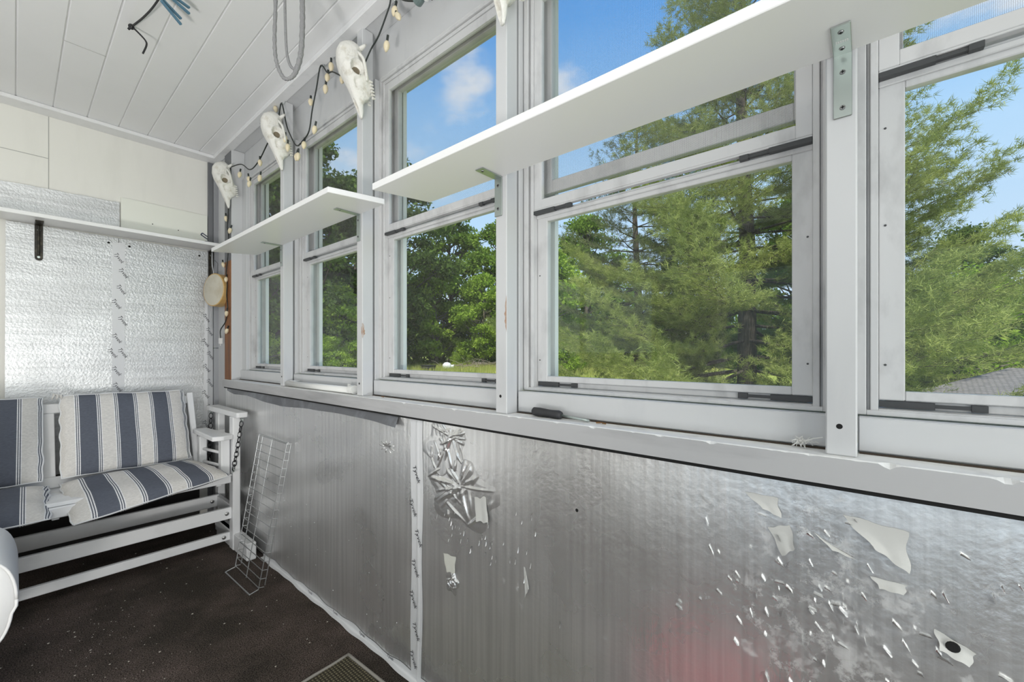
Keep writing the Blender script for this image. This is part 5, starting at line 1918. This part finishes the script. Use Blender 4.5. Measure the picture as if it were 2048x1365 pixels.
again(L2, 'dark tree filling the gap between the first two windows', polar(21.0, 33), 2.2, 1.1)
again(L1, 'dark broadleaf tree in the tree line just left of the third post', polar(29.5, 33), 2.9, 1.05)
again(L2, 'tall dark tree at the left side of the third window', polar(33.6, 35), 4.2, 1.2)
again(L3, 'bright leafy tree at the foot of the tall dark tree in the second window', polar(27.5, 26), 1.6, 0.62)
again(L3, 'bright leafy tree at the right side of the third window', polar(46.0, 34), 2.6, 0.88)
again(L4, 'mid green tree behind the fourth post', polar(48.5, 40), 1.2, 0.92)
again(L3, 'bright green tree at the left side of the wide middle window', polar(54.5, 27), 4.0, 0.98)
again(L4, 'mid green tree behind the slimmer pine', polar(60.0, 36), 3.3, 0.85)
again(L1, 'dark tree standing behind the gap of the two pines', polar(73.0, 34), 0.4, 0.8)
again(L4, 'mid green tree behind the big pine', polar(84.0, 30), 5.0, 0.7)
again(L1, 'low dark tree behind the pine of the right edge window', polar(97.0, 26), 5.5, 0.48)
again(L4, 'mid green tree far right behind the shed roof', polar(104.0, 28), 2.0, 0.5)
B1 = broadleaf('leafy_bush', 'bright green bush beside the shed roof in the right edge window', polar(96.5, 15.5), 3.4, 2.3, 0.075, 12000, M['leaf_bright'], 12, bark='bark_pale', base=0.02)
B1['category'] = 'bush'
def bush(label, loc, rot, s):
    t = copy_tree(B1, loc)
    t.rotation_euler = (0, 0, rot)
    t.scale = (s, s, s)
    tag(t, label, 'bush', None)
    return t
bush('low green bush under the pine in the right edge window', polar(91.0, 15.0), 1.1, 0.8)
bush('green undergrowth bush at the foot of the tree line left of the black tub', polar(36.0, 35), 2.0, 0.65)
bush('green undergrowth bush right of the white jug', polar(43.5, 34.5), 3.0, 0.59)
bush('green undergrowth bush under the dark trees in the second window', polar(25.5, 24.5), 4.1, 0.65)
bush('green undergrowth bush under the dark trees in the first window', polar(18.5, 24.0), 5.1, 0.72)
bush('green bush at the foot of the bright tree left in the middle window', polar(56.0, 24.0), 0.6, 0.72)

# tall grass along the tree line, short grass nearer
def grass():
    rng = np.random.default_rng(3)
    n = 60000
    az = rng.uniform(8, 66, n)
    ds = 8 + 27 * rng.uniform(0, 1, n) ** 0.6
    tall = rng.uniform(0, 1, n) < np.clip((ds - 20) / 9, 0.02, 0.75)
    x_, y_ = ds * np.sin(np.radians(az)), ds * np.cos(np.radians(az))
    z_ = np.array([ground_z(a, b) for a, b in zip(x_, y_)])
    h = np.where(tall, rng.uniform(0.15, 0.5, n), rng.uniform(0.04, 0.12, n))
    w = np.where(tall, 0.016, 0.012)
    a = rng.uniform(0, 6.28, n)
    sd = np.stack([np.cos(a) * w, np.sin(a) * w, np.zeros(n)], 1)
    b = np.stack([x_, y_, z_], 1)
    tip = b + np.stack([rng.normal(size=n) * 0.25 * h, rng.normal(size=n) * 0.25 * h, h], 1)
    v = np.stack([b - sd, b + sd, tip], 1).reshape(-1, 3)
    o = raw_mesh('meadow_grass', v, np.arange(len(v)), 3, M['grass_tall'])
    tag(o, 'yellow green seeding grass along the foot of the trees', 'grass', kind='stuff')
grass()

def undergrowth():
    rng = np.random.default_rng(17)
    n = 90000
    az = rng.uniform(6, 112, n)
    ds = rng.uniform(37, 47, n) - 9 * np.clip((az - 66) / 20, 0, 1)
    az2 = np.radians(az)
    top = 3.2 + 1.6 * np.sin(az * 0.9) + 1.0 * np.sin(az * 2.3 + 1) + 0.14 * (ds - 37) * 4
    x_, y_ = ds * np.sin(az2), ds * np.cos(az2)
    z_ = np.array([ground_z(a, b) for a, b in zip(x_, y_)])
    c = np.stack([x_, y_, z_ + top * rng.uniform(0, 1, n) ** 0.8], 1)
    v = leaves(c, 0.20, rng)
    o = raw_mesh('forest_undergrowth', v, np.arange(len(v)), 4, M['leaf_mid'])
    tag(o, 'thick mixed undergrowth behind and between the tree line', 'undergrowth', kind='stuff')
undergrowth()

# things on the lawn
p = polar(38.6, 27.5)
t = thing('black_tub', 'black round tub standing in the grass before the bright tree', 'tub', p)
MB().lathe([(0.40, 0), (0.48, 0.42), (0.52, 0.44), (0.50, 0.46), (0.42, 0.40)], p, (0, 0, 1), 24).build('vessel', M['tub'], t)
MB().torus(Vector(p) + Vector((0, 0, 0.30)), (0, 0, 1), 0.475, 0.02, 24, 6).build('hoop', M['latch'], t)
p = polar(41.1, 29.5)
t = thing('white_jug', 'white round jug lying on the lawn right of the black tub', 'jug', p)
pv = Vector(p) + Vector((0, 0, 0.26))
MB().lathe([(0.02, -0.32), (0.18, -0.30), (0.29, -0.16), (0.30, 0.05), (0.24, 0.20), (0.12, 0.28)], pv, (0.6, -0.75, 0), 20).build('vessel', M['jug'], t, smooth=True)
MB().lathe([(0.12, 0.27), (0.13, 0.40), (0.15, 0.46)], pv, (0.6, -0.75, 0), 16).build('neck', M['jug'], t, smooth=True)
bp = MB()
rr = random.Random(8)
bc = Vector(polar(45.4, 30.5))
for k in range(60):
    a = Vector((rr.gauss(0, 1.1), rr.gauss(0, 1.1), rr.uniform(0.05, 0.3)))
    d = Vector((rr.gauss(0, 1), rr.gauss(0, 1), rr.uniform(-0.1, 0.7)))
    bp.tube([bc + a, bc + a + d * 0.5 + Vector((0, 0, 0.08)), bc + a + d], 0.02, 5, radii=[0.022, 0.015, 0.006])
tag(bp.build('brush_pile', M['brush'], smooth=True), 'heap of bare grey branches at the foot of the trees', 'brush pile', kind='stuff')

# low shed whose roof corner shows at the lower right
def shed():
    r, o = Vector((0.65, -0.76, 0)).normalized(), Vector((0.76, 0.65, 0)).normalized()
    c = Vector((7.63, -0.98, 0)) + r * 2.65 + o * 0.9
    az0 = (c.x, c.y, ground_z(c.x, c.y))
    t = thing('garden_shed', 'low shed with grey shingled roof at the lower right', 'shed', az0)
    def q(a, b, z):
        p_ = c + r * a + o * b
        return (p_.x, p_.y, z)
    zg = az0[2]
    m = MB()
    e, rg = 0.40, 0.80
    m.v = [q(-1.6, -0.9, e), q(1.6, -0.9, e), q(1.6, 0.9, e), q(-1.6, 0.9, e), q(0.0, -0.9, rg), q(0.0, 0.9, rg)]
    m.f = [(0, 4, 5, 3), (4, 1, 2, 5)]
    m.uv = {0: (0, 0), 4: (0, 1.6), 5: (1.8, 1.6), 3: (1.8, 0), 1: (0, 0), 2: (1.8, 0)}
    m2 = MB()
    b0 = [q(-1.6, -0.9, e - 0.05), q(0, -0.9, rg - 0.05), q(1.6, -0.9, e - 0.05), q(-1.6, 0.9, e - 0.05), q(0, 0.9, rg - 0.05), q(1.6, 0.9, e - 0.05)]
    m.build('roof', M['shingles'], t)
    for a_, b_ in (((-1.6, e), (0, rg)), ((0, rg), (1.6, e))):
        for off in (-0.9, 0.88):
            m2.hull8([q(a_[0], off, a_[1] - 0.07), q(b_[0], off, b_[1] - 0.07), q(b_[0], off + 0.02, b_[1] - 0.07), q(a_[0], off + 0.02, a_[1] - 0.07)],
                     [q(a_[0], off, a_[1] - 0.004), q(b_[0], off, b_[1] - 0.004), q(b_[0], off + 0.02, b_[1] - 0.004), q(a_[0], off + 0.02, a_[1] - 0.004)])
    m2.build('fascia', M['fascia'], t)
    m3 = MB()
    m3.hull8([q(-1.4, -0.75, zg - 0.2), q(1.4, -0.75, zg - 0.2), q(1.4, 0.75, zg - 0.2), q(-1.4, 0.75, zg - 0.2)], [q(-1.4, -0.75, e + 0.03), q(1.4, -0.75, e + 0.03), q(1.4, 0.75, e + 0.03), q(-1.4, 0.75, e + 0.03)])
    m3.build('wall', M['siding'], t)
shed()
